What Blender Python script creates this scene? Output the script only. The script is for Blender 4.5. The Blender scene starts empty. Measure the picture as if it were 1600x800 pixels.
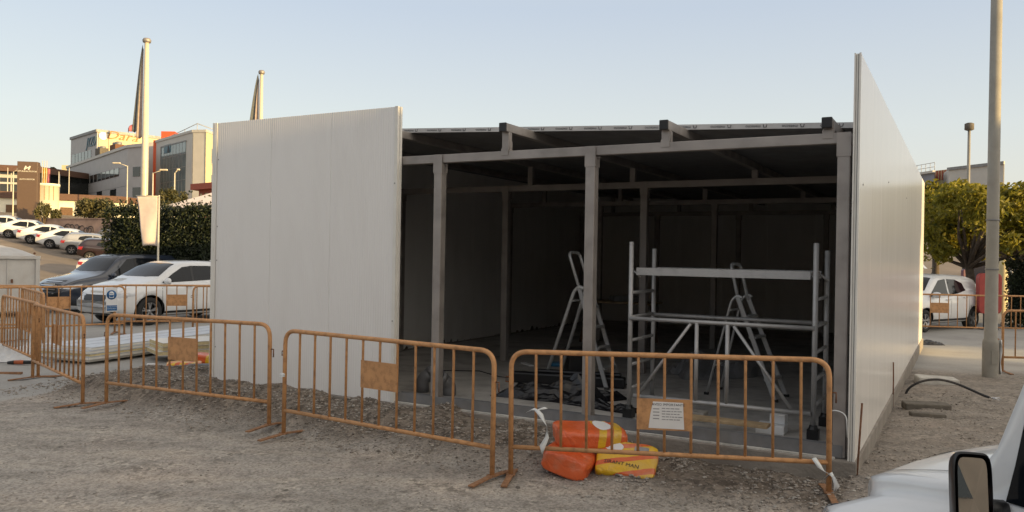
import bpy, bmesh, math, random
import numpy as np
from math import radians as R, sin, cos, pi, sqrt
from mathutils import Vector as V, Matrix, noise
from mathutils.bvhtree import BVHTree

scn = bpy.context.scene
COL = scn.collection
random.seed(7)

# ------------------------------------------------------------------ camera, sky, sun, exposure
F_PX, PITCH, ROLL, CAM_H = 1264.7, -0.0012, 0.0169, 1.85
cd = bpy.data.cameras.new('camera'); cam = bpy.data.objects.new('camera', cd); COL.objects.link(cam)
cd.sensor_width = 36; cd.lens = 36 * F_PX / 1600; cd.clip_end = 3000; cd.clip_start = 0.05
_fw = V((0, cos(PITCH), sin(PITCH))); _rt = V((1, 0, 0)); _up = _rt.cross(_fw)
_r2 = _rt * cos(ROLL) + _up * sin(ROLL); _u2 = -_rt * sin(ROLL) + _up * cos(ROLL)
cam.matrix_world = Matrix(((_r2.x, _u2.x, -_fw.x, 0), (_r2.y, _u2.y, -_fw.y, 0), (_r2.z, _u2.z, -_fw.z, CAM_H), (0, 0, 0, 1)))
scn.camera = cam

SUN_AZ = R(-31.0)          # direction towards the sun in the XY plane, from +X
SUN_EL = R(6.5)
wd = bpy.data.worlds.new('World'); scn.world = wd; wd.use_nodes = True
wn = wd.node_tree.nodes; wl = wd.node_tree.links
for n in list(wn): wn.remove(n)
sky = wn.new('ShaderNodeTexSky'); sky.sky_type = 'NISHITA'; sky.sun_disc = False
sky.sun_elevation = SUN_EL; sky.sun_rotation = pi / 2 - SUN_AZ
sky.air_density = 1.0; sky.dust_density = 1.0; sky.ozone_density = 1.0; sky.altitude = 100
hsv = wn.new('ShaderNodeHueSaturation'); hsv.inputs['Saturation'].default_value = 0.75
wl.new(sky.outputs[0], hsv.inputs['Color'])
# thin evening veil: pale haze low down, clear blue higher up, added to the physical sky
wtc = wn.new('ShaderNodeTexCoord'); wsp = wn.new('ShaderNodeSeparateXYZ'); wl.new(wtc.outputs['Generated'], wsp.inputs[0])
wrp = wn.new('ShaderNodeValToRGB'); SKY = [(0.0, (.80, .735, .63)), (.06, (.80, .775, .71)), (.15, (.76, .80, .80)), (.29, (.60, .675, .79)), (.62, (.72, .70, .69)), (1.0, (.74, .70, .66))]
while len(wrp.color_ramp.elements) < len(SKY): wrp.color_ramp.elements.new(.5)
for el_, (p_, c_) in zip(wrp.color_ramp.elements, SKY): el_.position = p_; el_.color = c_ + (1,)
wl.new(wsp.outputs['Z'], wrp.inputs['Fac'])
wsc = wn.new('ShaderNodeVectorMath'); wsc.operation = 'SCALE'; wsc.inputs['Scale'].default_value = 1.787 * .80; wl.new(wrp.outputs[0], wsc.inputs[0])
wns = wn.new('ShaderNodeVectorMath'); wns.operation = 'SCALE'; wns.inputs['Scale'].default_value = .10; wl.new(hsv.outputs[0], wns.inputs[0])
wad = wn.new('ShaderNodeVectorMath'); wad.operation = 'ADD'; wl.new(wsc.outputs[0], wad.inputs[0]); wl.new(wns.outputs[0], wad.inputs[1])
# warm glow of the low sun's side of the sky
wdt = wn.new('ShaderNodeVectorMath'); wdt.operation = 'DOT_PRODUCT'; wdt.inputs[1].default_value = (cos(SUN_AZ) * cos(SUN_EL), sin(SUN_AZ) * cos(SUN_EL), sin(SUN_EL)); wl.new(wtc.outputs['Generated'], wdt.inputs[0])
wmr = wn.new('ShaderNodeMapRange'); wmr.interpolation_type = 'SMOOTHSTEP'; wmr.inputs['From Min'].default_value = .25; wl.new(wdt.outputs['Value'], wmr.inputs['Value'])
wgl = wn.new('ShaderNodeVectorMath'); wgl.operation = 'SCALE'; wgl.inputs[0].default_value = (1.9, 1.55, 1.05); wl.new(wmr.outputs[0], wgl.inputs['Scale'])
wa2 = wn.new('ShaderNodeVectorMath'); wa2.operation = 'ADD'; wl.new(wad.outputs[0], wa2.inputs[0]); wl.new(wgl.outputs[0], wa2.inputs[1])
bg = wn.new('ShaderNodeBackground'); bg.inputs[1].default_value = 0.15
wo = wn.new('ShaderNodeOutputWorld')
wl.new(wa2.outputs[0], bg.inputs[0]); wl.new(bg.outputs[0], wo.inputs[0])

sd = bpy.data.lights.new('sun', 'SUN'); sun = bpy.data.objects.new('sun', sd); COL.objects.link(sun)
sd.energy = 2.0; sd.angle = R(0.5); sd.color = (1.0, 0.69, 0.29)
SDIR = V((cos(SUN_AZ) * cos(SUN_EL), sin(SUN_AZ) * cos(SUN_EL), sin(SUN_EL)))
sun.rotation_euler = SDIR.to_track_quat('Z', 'Y').to_euler()
sun.location = (40, -40, 40)

vs = scn.view_settings
vs.view_transform = 'Standard'; vs.look = 'None'; vs.gamma = 1.0; vs.use_curve_mapping = False
vs.exposure = 1.9
scn.render.engine = 'CYCLES'
scn.cycles.max_bounces = 12; scn.cycles.diffuse_bounces = 8; scn.cycles.use_denoising = True

# ------------------------------------------------------------------ helpers
def ray(px, py):
    return (_fw * F_PX + _r2 * (px - 800) + _u2 * (400 - py)) / F_PX
def G(px, py, z=0.0):                 # where the sight line meets the level z
    d = ray(px, py); k = (z - CAM_H) / d.z
    return V((d.x * k, d.y * k, z))
def D(px, py, Y):                     # where the sight line reaches depth Y
    d = ray(px, py); k = Y / d.y
    return V((d.x * k, Y, CAM_H + d.z * k))

def lerp(a, b, t): return a + (b - a) * t
def sst(a, b, x):
    t = min(1, max(0, (x - a) / (b - a))); return t * t * (3 - 2 * t)
def interp(pts, x):
    if x <= pts[0][0]: return pts[0][1]
    for (a, b), (c, d) in zip(pts, pts[1:]):
        if x <= c: return b + (d - b) * (x - a) / (c - a)
    return pts[-1][1]

class MB:
    def __init__(s): s.v = []; s.f = []; s.m = []; s.sm = []
    def add(s, vs_, fs, mi=0, smooth=False):
        o = len(s.v); s.v += [tuple(p) for p in vs_]
        for f in fs: s.f.append([i + o for i in f]); s.m.append(mi); s.sm.append(smooth)
        return s
    def box(s, c, size, mi=0, rz=0, M=None, taper=None):
        x, y, z = size[0] / 2, size[1] / 2, size[2] / 2
        P = [V((a * x, b * y, d * z)) for d in (-1, 1) for b in (-1, 1) for a in (-1, 1)]
        if taper:
            P = [V((p.x * (taper if p.z > 0 else 1), p.y * (taper if p.z > 0 else 1), p.z)) for p in P]
        rm = M if M is not None else Matrix.Rotation(rz, 3, 'Z')
        P = [rm @ p + V(c) for p in P]
        return s.add(P, [(0, 2, 3, 1), (4, 5, 7, 6), (0, 1, 5, 4), (2, 6, 7, 3), (0, 4, 6, 2), (1, 3, 7, 5)], mi)
    def bar(s, a, b, w, h, mi=0, up=(0, 0, 1)):       # rectangular bar from a to b
        a, b = V(a), V(b); d = (b - a); L = d.length; d.normalize()
        u = V(up)
        if abs(d.dot(u)) > .99: u = V((0, 1, 0))
        r = d.cross(u).normalized(); u = r.cross(d)
        M = Matrix((d, r, u)).transposed()
        return s.box((a + b) / 2, (L, w, h), mi, M=M)
    def tube(s, path, r, n=8, mi=0, caps=True, closed=False):
        path = [V(p) for p in path]; N = len(path)
        rad = r if isinstance(r, (list, tuple)) else [r] * N
        t0 = (path[1] - path[0]).normalized()
        u = V((0, 0, 1)) if abs(t0.z) < .9 else V((1, 0, 0))
        u = (u - t0 * u.dot(t0)).normalized()
        rings = []
        for i, p in enumerate(path):
            if i == 0: t = path[1] - p
            elif i == N - 1: t = p - path[i - 1]
            else: t = (path[i + 1] - p).normalized() + (p - path[i - 1]).normalized()
            t.normalize(); u = (u - t * u.dot(t)).normalized(); w = t.cross(u)
            rings.append([p + (u * cos(2 * pi * k / n) + w * sin(2 * pi * k / n)) * rad[i] for k in range(n)])
        vv = [q for rg in rings for q in rg]; ff = []
        for i in range(N - 1):
            for k in range(n):
                ff.append((i * n + k, i * n + (k + 1) % n, (i + 1) * n + (k + 1) % n, (i + 1) * n + k))
        s.add(vv, ff, mi, True)
        if caps:
            o = len(s.v) - len(vv)
            s.f.append([o + k for k in range(n)][::-1]); s.m.append(mi); s.sm.append(False)
            s.f.append([o + (N - 1) * n + k for k in range(n)]); s.m.append(mi); s.sm.append(False)
        return s
    def lathe(s, prof, n=24, mi=0, axis='Z', c=(0, 0, 0)):
        vv = []; ff = []
        for r_, h in prof:
            for k in range(n):
                a = 2 * pi * k / n
                if axis == 'Z': p = (r_ * cos(a), r_ * sin(a), h)
                elif axis == 'Y': p = (r_ * cos(a), h, r_ * sin(a))
                else: p = (h, r_ * cos(a), r_ * sin(a))
                vv.append((p[0] + c[0], p[1] + c[1], p[2] + c[2]))
        for i in range(len(prof) - 1):
            for k in range(n):
                ff.append((i * n + k, i * n + (k + 1) % n, (i + 1) * n + (k + 1) % n, (i + 1) * n + k))
        return s.add(vv, ff, mi, True)
    def prism(s, poly, h0, h1, mi=0):                 # plan polygon, extruded in z
        n = len(poly)
        vv = [(p[0], p[1], h0) for p in poly] + [(p[0], p[1], h1) for p in poly]
        ff = [list(range(n))[::-1], list(range(n, 2 * n))] + [(k, (k + 1) % n, n + (k + 1) % n, n + k) for k in range(n)]
        return s.add(vv, ff, mi)
    def grid(s, rows, mi=0, smooth=True):
        n = len(rows[0]); vv = [p for r_ in rows for p in r_]
        ff = [(i * n + k, i * n + k + 1, (i + 1) * n + k + 1, (i + 1) * n + k) for i in range(len(rows) - 1) for k in range(n - 1)]
        return s.add(vv, ff, mi, smooth)
    def build(s, name, mats, parent=None, bevel=0, fix=True):
        me = bpy.data.meshes.new(name); me.from_pydata(s.v, [], s.f)
        for m in (mats if isinstance(mats, (list, tuple)) else [mats]): me.materials.append(m)
        me.polygons.foreach_set('material_index', s.m); me.polygons.foreach_set('use_smooth', s.sm)
        if fix:
            bm = bmesh.new(); bm.from_mesh(me); bmesh.ops.recalc_face_normals(bm, faces=bm.faces); bm.to_mesh(me); bm.free()
        me.update()
        o = bpy.data.objects.new(name, me); COL.objects.link(o)
        if parent: o.parent = parent
        if bevel:
            md = o.modifiers.new('bevel', 'BEVEL'); md.width = bevel; md.segments = 2; md.limit_method = 'ANGLE'
        return o

def tag(o, label=None, cat=None, group=None, kind=None):
    if label: o['label'] = label
    if cat: o['category'] = cat
    if group: o['group'] = group
    if kind: o['kind'] = kind
    return o
def thing(name, label, cat, loc=(0, 0, 0), rz=0, group=None):
    o = bpy.data.objects.new(name, None); COL.objects.link(o); o.empty_display_size = .2
    o.location = loc; o.rotation_euler = (0, 0, rz)
    return tag(o, label, cat, group)
def dup(root, loc, rot, label, group=None):
    r_ = root.copy(); COL.objects.link(r_); r_.location = loc; r_.rotation_euler = rot; r_['label'] = label
    if group: r_['group'] = group
    for ch in list(root.children):
        c = ch.copy(); COL.objects.link(c); c.parent = r_
        for g in list(ch.children):
            d = g.copy(); COL.objects.link(d); d.parent = c
    return r_

def text_mb(mb, txt, size, M, mi=0, depth=0.004, align='CENTER', shear=0):
    cu = bpy.data.curves.new('t', 'FONT'); cu.body = txt; cu.size = size; cu.align_x = align; cu.align_y = 'CENTER'
    cu.extrude = depth / 2; cu.shear = shear; cu.resolution_u = 2
    ob = bpy.data.objects.new('t', cu); COL.objects.link(ob)
    dg = bpy.context.evaluated_depsgraph_get()
    me = ob.evaluated_get(dg).to_mesh()
    mb.add([M @ v.co for v in me.vertices], [tuple(p.vertices) for p in me.polygons], mi)
    ob.to_mesh_clear(); bpy.data.objects.remove(ob); bpy.data.curves.remove(cu)
def frameM(o, x, y):                   # matrix with given origin and in-plane axes
    x = V(x).normalized(); y = V(y); y = (y - x * y.dot(x)).normalized(); z = x.cross(y); o = V(o)
    return Matrix(((x.x, y.x, z.x, o.x), (x.y, y.y, z.y, o.y), (x.z, y.z, z.z, o.z), (0, 0, 0, 1)))

# ------------------------------------------------------------------ materials
def new_mat(name):
    m = bpy.data.materials.new(name); m.use_nodes = True
    nt = m.node_tree; b = nt.nodes['Principled BSDF']
    return m, nt, b
def mat(name, col, rough=.6, metal=0, var=.12, scale=8, bump=0, bscale=60, coat=0, spec=.5, dirt=None, dscale=2.5, damt=.5):
    m, nt, b = new_mat(name); N = nt.nodes; L = nt.links
    b.inputs['Roughness'].default_value = rough; b.inputs['Metallic'].default_value = metal
    b.inputs['Coat Weight'].default_value = coat; b.inputs['Coat Roughness'].default_value = .05
    b.inputs['Specular IOR Level'].default_value = spec
    tc = N.new('ShaderNodeTexCoord')
    nz = N.new('ShaderNodeTexNoise'); nz.inputs['Scale'].default_value = scale; nz.inputs['Detail'].default_value = 6
    L.new(tc.outputs['Object'], nz.inputs['Vector'])
    rp = N.new('ShaderNodeValToRGB'); e = rp.color_ramp.elements
    e[0].position = .3; e[1].position = .7
    e[0].color = tuple(c * (1 - var) for c in col) + (1,); e[1].color = tuple(min(1, c * (1 + var)) for c in col) + (1,)
    L.new(nz.outputs['Fac'], rp.inputs['Fac'])
    out = rp.outputs['Color']
    if dirt:
        n2 = N.new('ShaderNodeTexNoise'); n2.inputs['Scale'].default_value = dscale; n2.inputs['Detail'].default_value = 8; n2.inputs['Roughness'].default_value = .65
        L.new(tc.outputs['Object'], n2.inputs['Vector'])
        r2 = N.new('ShaderNodeValToRGB'); r2.color_ramp.elements[0].position = .48; r2.color_ramp.elements[1].position = .72
        r2.color_ramp.elements[1].color = (damt, damt, damt, 1)
        L.new(n2.outputs['Fac'], r2.inputs['Fac'])
        mx = N.new('ShaderNodeMixRGB'); mx.inputs[2].default_value = tuple(dirt) + (1,)
        L.new(r2.outputs['Color'], mx.inputs[0]); L.new(out, mx.inputs[1]); out = mx.outputs[0]
        rr = N.new('ShaderNodeMapRange'); rr.inputs['To Min'].default_value = rough; rr.inputs['To Max'].default_value = min(1, rough + .3)
        L.new(n2.outputs['Fac'], rr.inputs['Value']); L.new(rr.outputs[0], b.inputs['Roughness'])
    L.new(out, b.inputs['Base Color'])
    if bump:
        n3 = N.new('ShaderNodeTexNoise'); n3.inputs['Scale'].default_value = bscale; n3.inputs['Detail'].default_value = 4
        L.new(tc.outputs['Object'], n3.inputs['Vector'])
        bp = N.new('ShaderNodeBump'); bp.inputs['Strength'].default_value = bump; bp.inputs['Distance'].default_value = .02
        L.new(n3.outputs['Fac'], bp.inputs['Height']); L.new(bp.outputs[0], b.inputs['Normal'])
    return m
def leaf_mat(name, dark, light, trans=.35):
    m, nt, b = new_mat(name); N = nt.nodes; L = nt.links
    b.inputs['Roughness'].default_value = .55
    at = N.new('ShaderNodeAttribute'); at.attribute_name = 'rnd'
    rp = N.new('ShaderNodeValToRGB'); rp.color_ramp.elements[0].color = tuple(dark) + (1,); rp.color_ramp.elements[1].color = tuple(light) + (1,)
    L.new(at.outputs['Fac'], rp.inputs['Fac']); L.new(rp.outputs[0], b.inputs['Base Color'])
    tr = N.new('ShaderNodeBsdfTranslucent'); L.new(rp.outputs[0], tr.inputs[0])
    mx = N.new('ShaderNodeMixShader'); mx.inputs[0].default_value = trans
    L.new(b.outputs[0], mx.inputs[1]); L.new(tr.outputs[0], mx.inputs[2])
    L.new(mx.outputs[0], N['Material Output'].inputs[0])
    return m
def rib_panel(name, col, rough, pitch, axis='X', strength=.35, joint=0, coat=0, bumpd=.004, dirt=(.45, .42, .38), damt=.25, spec=.5):
    # lacquered sheet with fine pressed ribs along z
    m, nt, b = new_mat(name); N = nt.nodes; L = nt.links
    b.inputs['Roughness'].default_value = rough; b.inputs['Coat Weight'].default_value = coat; b.inputs['Coat Roughness'].default_value = .12
    b.inputs['Specular IOR Level'].default_value = spec
    tc = N.new('ShaderNodeTexCoord')
    wv = N.new('ShaderNodeTexWave'); wv.wave_type = 'BANDS'; wv.bands_direction = axis; wv.wave_profile = 'SIN'
    wv.inputs['Scale'].default_value = 2 * pi / 20 / pitch
    L.new(tc.outputs['Object'], wv.inputs['Vector'])
    nz = N.new('ShaderNodeTexNoise'); nz.inputs['Scale'].default_value = 1.6; nz.inputs['Detail'].default_value = 2
    mp = N.new('ShaderNodeMapping'); mp.inputs['Scale'].default_value = (1, 1, .5)
    L.new(tc.outputs['Object'], mp.inputs[0]); L.new(mp.outputs[0], nz.inputs['Vector'])
    ad = N.new('ShaderNodeMath'); ad.operation = 'MULTIPLY_ADD'; ad.inputs[1].default_value = 2.0
    L.new(nz.outputs['Fac'], ad.inputs[0]); L.new(wv.outputs['Fac'], ad.inputs[2])
    bp = N.new('ShaderNodeBump'); bp.inputs['Strength'].default_value = strength; bp.inputs['Distance'].default_value = bumpd
    L.new(ad.outputs[0], bp.inputs['Height']); L.new(bp.outputs[0], b.inputs['Normal'])
    n2 = N.new('ShaderNodeTexNoise'); n2.inputs['Scale'].default_value = 3; n2.inputs['Detail'].default_value = 8
    m2 = N.new('ShaderNodeMapping'); m2.inputs['Scale'].default_value = (1.4, 1.4, .3); L.new(tc.outputs['Object'], m2.inputs[0]); L.new(m2.outputs[0], n2.inputs['Vector'])
    r2 = N.new('ShaderNodeValToRGB'); r2.color_ramp.elements[0].position = .45; r2.color_ramp.elements[1].position = .8; r2.color_ramp.elements[1].color = (damt,) * 3 + (1,)
    L.new(n2.outputs['Fac'], r2.inputs['Fac'])
    mx = N.new('ShaderNodeMixRGB'); mx.inputs[1].default_value = tuple(col) + (1,); mx.inputs[2].default_value = tuple(dirt) + (1,)
    L.new(r2.outputs[0], mx.inputs[0]); L.new(mx.outputs[0], b.inputs['Base Color'])
    return m

M = {}
M['white_sheet'] = rib_panel('white_sheet', (.80, .785, .765), .42, .034, 'X', .6, damt=.12)
M['white_gloss'] = rib_panel('white_gloss', (.86, .835, .80), .20, .10, 'Y', .03, coat=.0, spec=.6, damt=.14)
M['inner_sheet'] = rib_panel('inner_sheet', (.76, .74, .71), .45, .10, 'Y', .2)
M['trim'] = mat('trim', (.74, .72, .67), .35, var=.05)
M['foam'] = mat('foam', (.62, .52, .30), .9, var=.15, scale=20, bump=.3)
M['galv'] = mat('galv', (.34, .31, .29), .42, metal=.55, var=.22, scale=5, dirt=(.28, .26, .24), damt=.5)
M['galv_dark'] = mat('galv_dark', (.20, .20, .205), .5, metal=.3, var=.2, scale=6, dirt=(.25, .23, .2))
M['black_plastic'] = mat('black_plastic', (.012, .012, .013), .4, var=.2)
M['rubber'] = mat('rubber', (.018, .018, .018), .8, var=.25, dirt=(.12, .11, .1), damt=.5)
M['concrete'] = mat('concrete', (.25, .225, .195), .9, var=.22, scale=5, bump=.5, bscale=30, dirt=(.16, .13, .11), damt=.8)
M['floor'] = mat('floor', (.42, .40, .375), .75, var=.2, scale=2, dirt=(.16, .15, .14), damt=.7, bump=.1)
M['mortar'] = mat('mortar', (.5, .48, .44), .9, var=.2, bump=.4)
M['orange'] = mat('orange', (.52, .27, .115), .5, var=.12, scale=5, dirt=(.22, .105, .05), dscale=16, damt=.75, bump=.08)
M['rust'] = mat('rust', (.16, .075, .04), .85, var=.3, scale=25, bump=.3)
M['rust_light'] = mat('rust_light', (.27, .14, .07), .85, var=.3, scale=25, bump=.3)
M['film'] = mat('film', (.52, .51, .50), .5, var=.08)
M['paper'] = mat('paper', (.72, .70, .68), .7, var=.04)
M['ink'] = mat('ink', (.03, .03, .035), .6)
M['ink_grey'] = mat('ink_grey', (.30, .29, .29), .7)
M['sign_blue'] = mat('sign_blue', (.02, .12, .30), .45)
M['sign_white'] = mat('sign_white', (.75, .75, .75), .45, var=.03)
M['alu'] = mat('alu', (.46, .455, .45), .38, metal=.5, var=.2, scale=8, dirt=(.30, .29, .28), dscale=8, damt=.6)
M['alu_bright'] = mat('alu_bright', (.62, .62, .61), .34, metal=.35, var=.15, scale=8)
M['alu_dark'] = mat('alu_dark', (.26, .26, .26), .45, metal=.4, var=.25, dirt=(.14, .14, .14))
M['wood'] = mat('wood', (.36, .26, .15), .8, var=.25, scale=12, bump=.2)
M['wood_dark'] = mat('wood_dark', (.14, .08, .045), .8, var=.3, scale=10, bump=.2)
M['bag_orange'] = mat('bag_orange', (.72, .115, .03), .32, var=.12, scale=5, dirt=(.55, .3, .2), dscale=6, damt=.35, bump=.25, bscale=14)
M['bag_yellow'] = mat('bag_yellow', (.74, .44, .02), .32, var=.08, scale=5, dirt=(.5, .35, .15), dscale=6, damt=.3, bump=.25, bscale=14)
M['tape'] = mat('tape', (.72, .74, .74), .35, var=.08)
M['pipe_grey'] = mat('pipe_grey', (.13, .13, .135), .45, var=.1)
M['hose'] = mat('hose', (.02, .02, .022), .5, dirt=(.2, .17, .14), damt=.6)
M['glass'] = mat('glass', (.008, .010, .013), .05, var=.1, spec=.3)
M['glass_hazy'] = mat('glass_hazy', (.03, .04, .045), .09, var=.3, spec=.9)
M['tyre'] = mat('tyre', (.02, .02, .02), .85, var=.2)
M['rim'] = mat('rim', (.38, .38, .39), .3, metal=.8, var=.1)
M['car_white'] = mat('car_white', (.70, .71, .72), .3, var=.02, coat=.9, dirt=(.55, .53, .5), damt=.2)
M['car_navy'] = mat('car_navy', (.018, .026, .045), .28, var=.1, coat=1)
M['car_silver'] = mat('car_silver', (.42, .42, .42), .3, metal=.5, var=.04, coat=.8)
M['car_red'] = mat('car_red', (.018, .008, .009), .3, var=.1, coat=.9)
M['car_dark'] = mat('car_dark', (.06, .06, .06), .3, var=.1, coat=.9)
M['chrome'] = mat('chrome', (.62, .63, .65), .12, metal=1, var=.05)
M['lamp_red'] = mat('lamp_red', (.38, .02, .015), .15, var=.15, coat=.8)
M['lamp_clear'] = mat('lamp_clear', (.55, .57, .6), .1, var=.2, coat=.8)
M['mirror'] = mat('mirror', (.85, .86, .87), .02, metal=1, var=.01)
M['plate'] = mat('plate', (.7, .7, .68), .4, var=.02)
M['blue_plastic'] = mat('blue_plastic', (.02, .16, .30), .4)
M['steel_pole'] = mat('steel_pole', (.29, .275, .24), .55, metal=.1, var=.12, scale=3, dirt=(.24, .22, .19), dscale=5, damt=.5)
M['pole_white'] = mat('pole_white', (.60, .54, .42), .35, var=.05)
M['flag_dark'] = mat('flag_dark', (.095, .105, .115), .85, var=.2)
M['flag_pink'] = mat('flag_pink', (.40, .315, .27), .85, var=.12)
M['banner'] = mat('banner', (.66, .56, .50), .8, var=.06, bump=.1, bscale=6)
M['tent'] = mat('tent', (.68, .60, .57), .8, var=.05)
M['brick_red'] = mat('brick_red', (.34, .085, .05), .75, var=.15)
M['red_clad'] = mat('red_clad', (.62, .11, .04), .6, var=.06)
M['grey_clad'] = mat('grey_clad', (.40, .385, .375), .55, var=.06, scale=1.2)
M['white_render'] = mat('white_render', (.78, .74, .60), .8, var=.05)
M['pale_clad'] = mat('pale_clad', (.50, .48, .44), .55, var=.05, scale=1.2)
M['cream'] = mat('cream', (.62, .53, .32), .8, var=.07, scale=2)
M['roof_brown'] = mat('roof_brown', (.22, .085, .045), .75, var=.15)
M['roof_dark'] = mat('roof_dark', (.12, .065, .045), .75, var=.15)
M['pylon'] = mat('pylon', (.115, .075, .052), .5, var=.06)
M['emblem'] = mat('emblem', (.72, .68, .6), .4, var=.05)
M['win_blue'] = mat('win_blue', (.13, .17, .18), .08, var=.25, scale=.6, spec=.8)
M['win_dark'] = mat('win_dark', (.02, .022, .022), .08, var=.3, scale=.6, spec=.7)
M['letter_brown'] = mat('letter_brown', (.32, .15, .04), .6)
M['letter_blue'] = mat('letter_blue', (.07, .15, .20), .5)
M['wall_pink'] = mat('wall_pink', (.36, .25, .20), .9, var=.2, scale=1.5, dirt=(.22, .15, .12), dscale=.7, damt=.8)
M['bark'] = mat('bark', (.10, .075, .055), .9, var=.3, scale=12, bump=.8, bscale=20)
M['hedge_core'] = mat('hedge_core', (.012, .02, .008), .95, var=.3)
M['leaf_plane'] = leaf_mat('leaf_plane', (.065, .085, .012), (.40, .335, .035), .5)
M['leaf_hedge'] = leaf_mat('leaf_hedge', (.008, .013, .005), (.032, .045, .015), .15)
M['leaf_shrub'] = leaf_mat('leaf_shrub', (.05, .055, .02), (.17, .15, .06), .3)
M['leaf_dark'] = leaf_mat('leaf_dark', (.02, .03, .01), (.09, .10, .035), .25)
M['skip'] = mat('skip', (.52, .50, .47), .5, var=.06, dirt=(.36, .3, .25), damt=.5, dscale=4)
M['purple'] = mat('purple', (.16, .07, .10), .5, var=.1)
M['red_panel'] = mat('red_panel', (.36, .055, .045), .45, var=.1)
M['red_light'] = mat('red_light', (.45, .13, .10), .45, var=.1)
M['stone'] = mat('stone', (.40, .37, .33), .9, var=.25, scale=10, bump=.4)
M['stone_dark'] = mat('stone_dark', (.13, .115, .095), .9, var=.25, scale=10, bump=.4)
M['flag_red'] = mat('flag_red', (.40, .12, .14), .8, var=.3, scale=2)
M['flag_yellow'] = mat('flag_yellow', (.70, .40, .06), .8, var=.35, scale=3)
M['plastic_film'] = mat('plastic_film', (.62, .63, .64), .25, var=.1, bump=.6, bscale=8)
M['shed'] = mat('shed', (.36, .28, .20), .8, var=.1, scale=1)  # wall colour of the unseen buildings added for shading
M['blue_wall'] = mat('blue_wall', (.24, .25, .29), .7, var=.1, scale=1)
M['orange_tool'] = mat('orange_tool', (.42, .10, .03), .5)
M['cream_light'] = mat('cream_light', (.64, .58, .46), .6)
M['pale_blue'] = mat('pale_blue', (.56, .60, .66), .3, var=.05, dirt=(.4,.4,.4), damt=.4)

# ------------------------------------------------------------------ building frame of reference
TH = 0.5087; BX, BY = 2.8083, 6.6952
UL = V((-cos(TH), sin(TH), 0)); VD = V((sin(TH), cos(TH), 0)); B0 = V((BX, BY, 0))
W_OPEN, W_PAN, DEPTH, Z_R, Z_L, Z_S = 4.652, 2.885, 12.42, 3.556, 3.469, .20
W_ALL = W_OPEN + W_PAN
def st(x, y):
    d = V((x, y, 0)) - B0; return d.dot(UL), d.dot(VD)
def BW(s, t, z): return B0 + UL * s + VD * t + V((0, 0, z))

# ------------------------------------------------------------------ ground
def n2(x, y, sc, seed=0): return noise.noise(V((x * sc, y * sc, seed)))
def hill_left(x, y):
    k = max(0, .075 * (y - 43) + .09 * (-x - 26))
    return k * sst(-12, -24, x) if k < 5.4 else (5.4 + (k - 5.4) * .15) * sst(-12, -24, x)
def hill_right(x, y):
    k = max(0, .085 * (y - 31)); k = k if k < 4.5 else 4.5 + (k - 4.5) * .2
    return k * sst(6, 14, x)
def smooth0(k): return k
def terrain(x, y):
    z = hill_left(x, y) + hill_right(x, y)
    if -14 < x < 12 and 0 < y < 20:
        s, t = st(x, y)
        amp = interp([(-2.5, 0), (-1.6, .10), (-.4, .07), (.3, .03), (1.2, .05), (2.2, .13), (4, .2), (7.4, .23), (8.6, .24), (9.6, .10), (10.4, 0)], s)
        prof = sst(-1.35 + .25 * n2(x, y, 1.1, 3), -.55 + .2 * n2(x, y, 1.7, 8), t) * (1 - sst(.35, 1.3, t) if s > 7.6 or s < 0 else 1)
        ins = 0 < s < 7.5 and t > .05
        if ins: prof = 0
        z += amp * prof * (1 + .45 * n2(x, y, 2.3, 1))
        # soil beside the long white wall
        if s < .1 and t > -.8:
            z += .07 * sst(.3, -.4, s) * sst(-1.2, .2, t) * (1 - sst(6.5, 7.5, t)) * (1 + .5 * n2(x, y, 2, 4)) * sst(-5, -3.4, s)
        if not ins:
            rough = sst(-1.4, -.7, t) * (1 - sst(.2, 1.4, t)) if s > -.2 else sst(-2.2, -.6, t) * (1 - sst(5, 7, t)) * sst(-5, -2.5, s)
            z += rough * (.022 * n2(x, y, 6, 2) + .012 * n2(x, y, 15, 5))
    near = 1 - sst(9, 14, y)
    z += near * (.012 * n2(x, y, .9, 6) + .005 * n2(x, y, 5, 7))
    return z
CONC = [(-14, 7.6), (-9, 8.5), (-6.24, 9.55), (-5.7, 10.3), (-5.6, 11.2), (-4.6, 12.5), (-3.5, 14.2), (0, 14.5)]
def zone_paved(x, y):
    if x < 0:
        return sst(-.12, .12, y - interp(CONC, x) + .14 * n2(x, y, 1.6, 11))
    return sst(13.3, 14.1, y + .4 * n2(x, y, .8, 12)) * sst(1.5, 2.5, x) if x > 1.5 else 0
def zone_soil(x, y):
    s, t = st(x, y)
    if s < -.05: a = .5 * sst(-1.3, -.4, t) * sst(-7, -5, s)
    else: a = sst(-1.35, -.75, t + .25 * n2(x, y, 1.3, 3)) * (1 - sst(9.2, 10.3, s))
    return a

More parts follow.
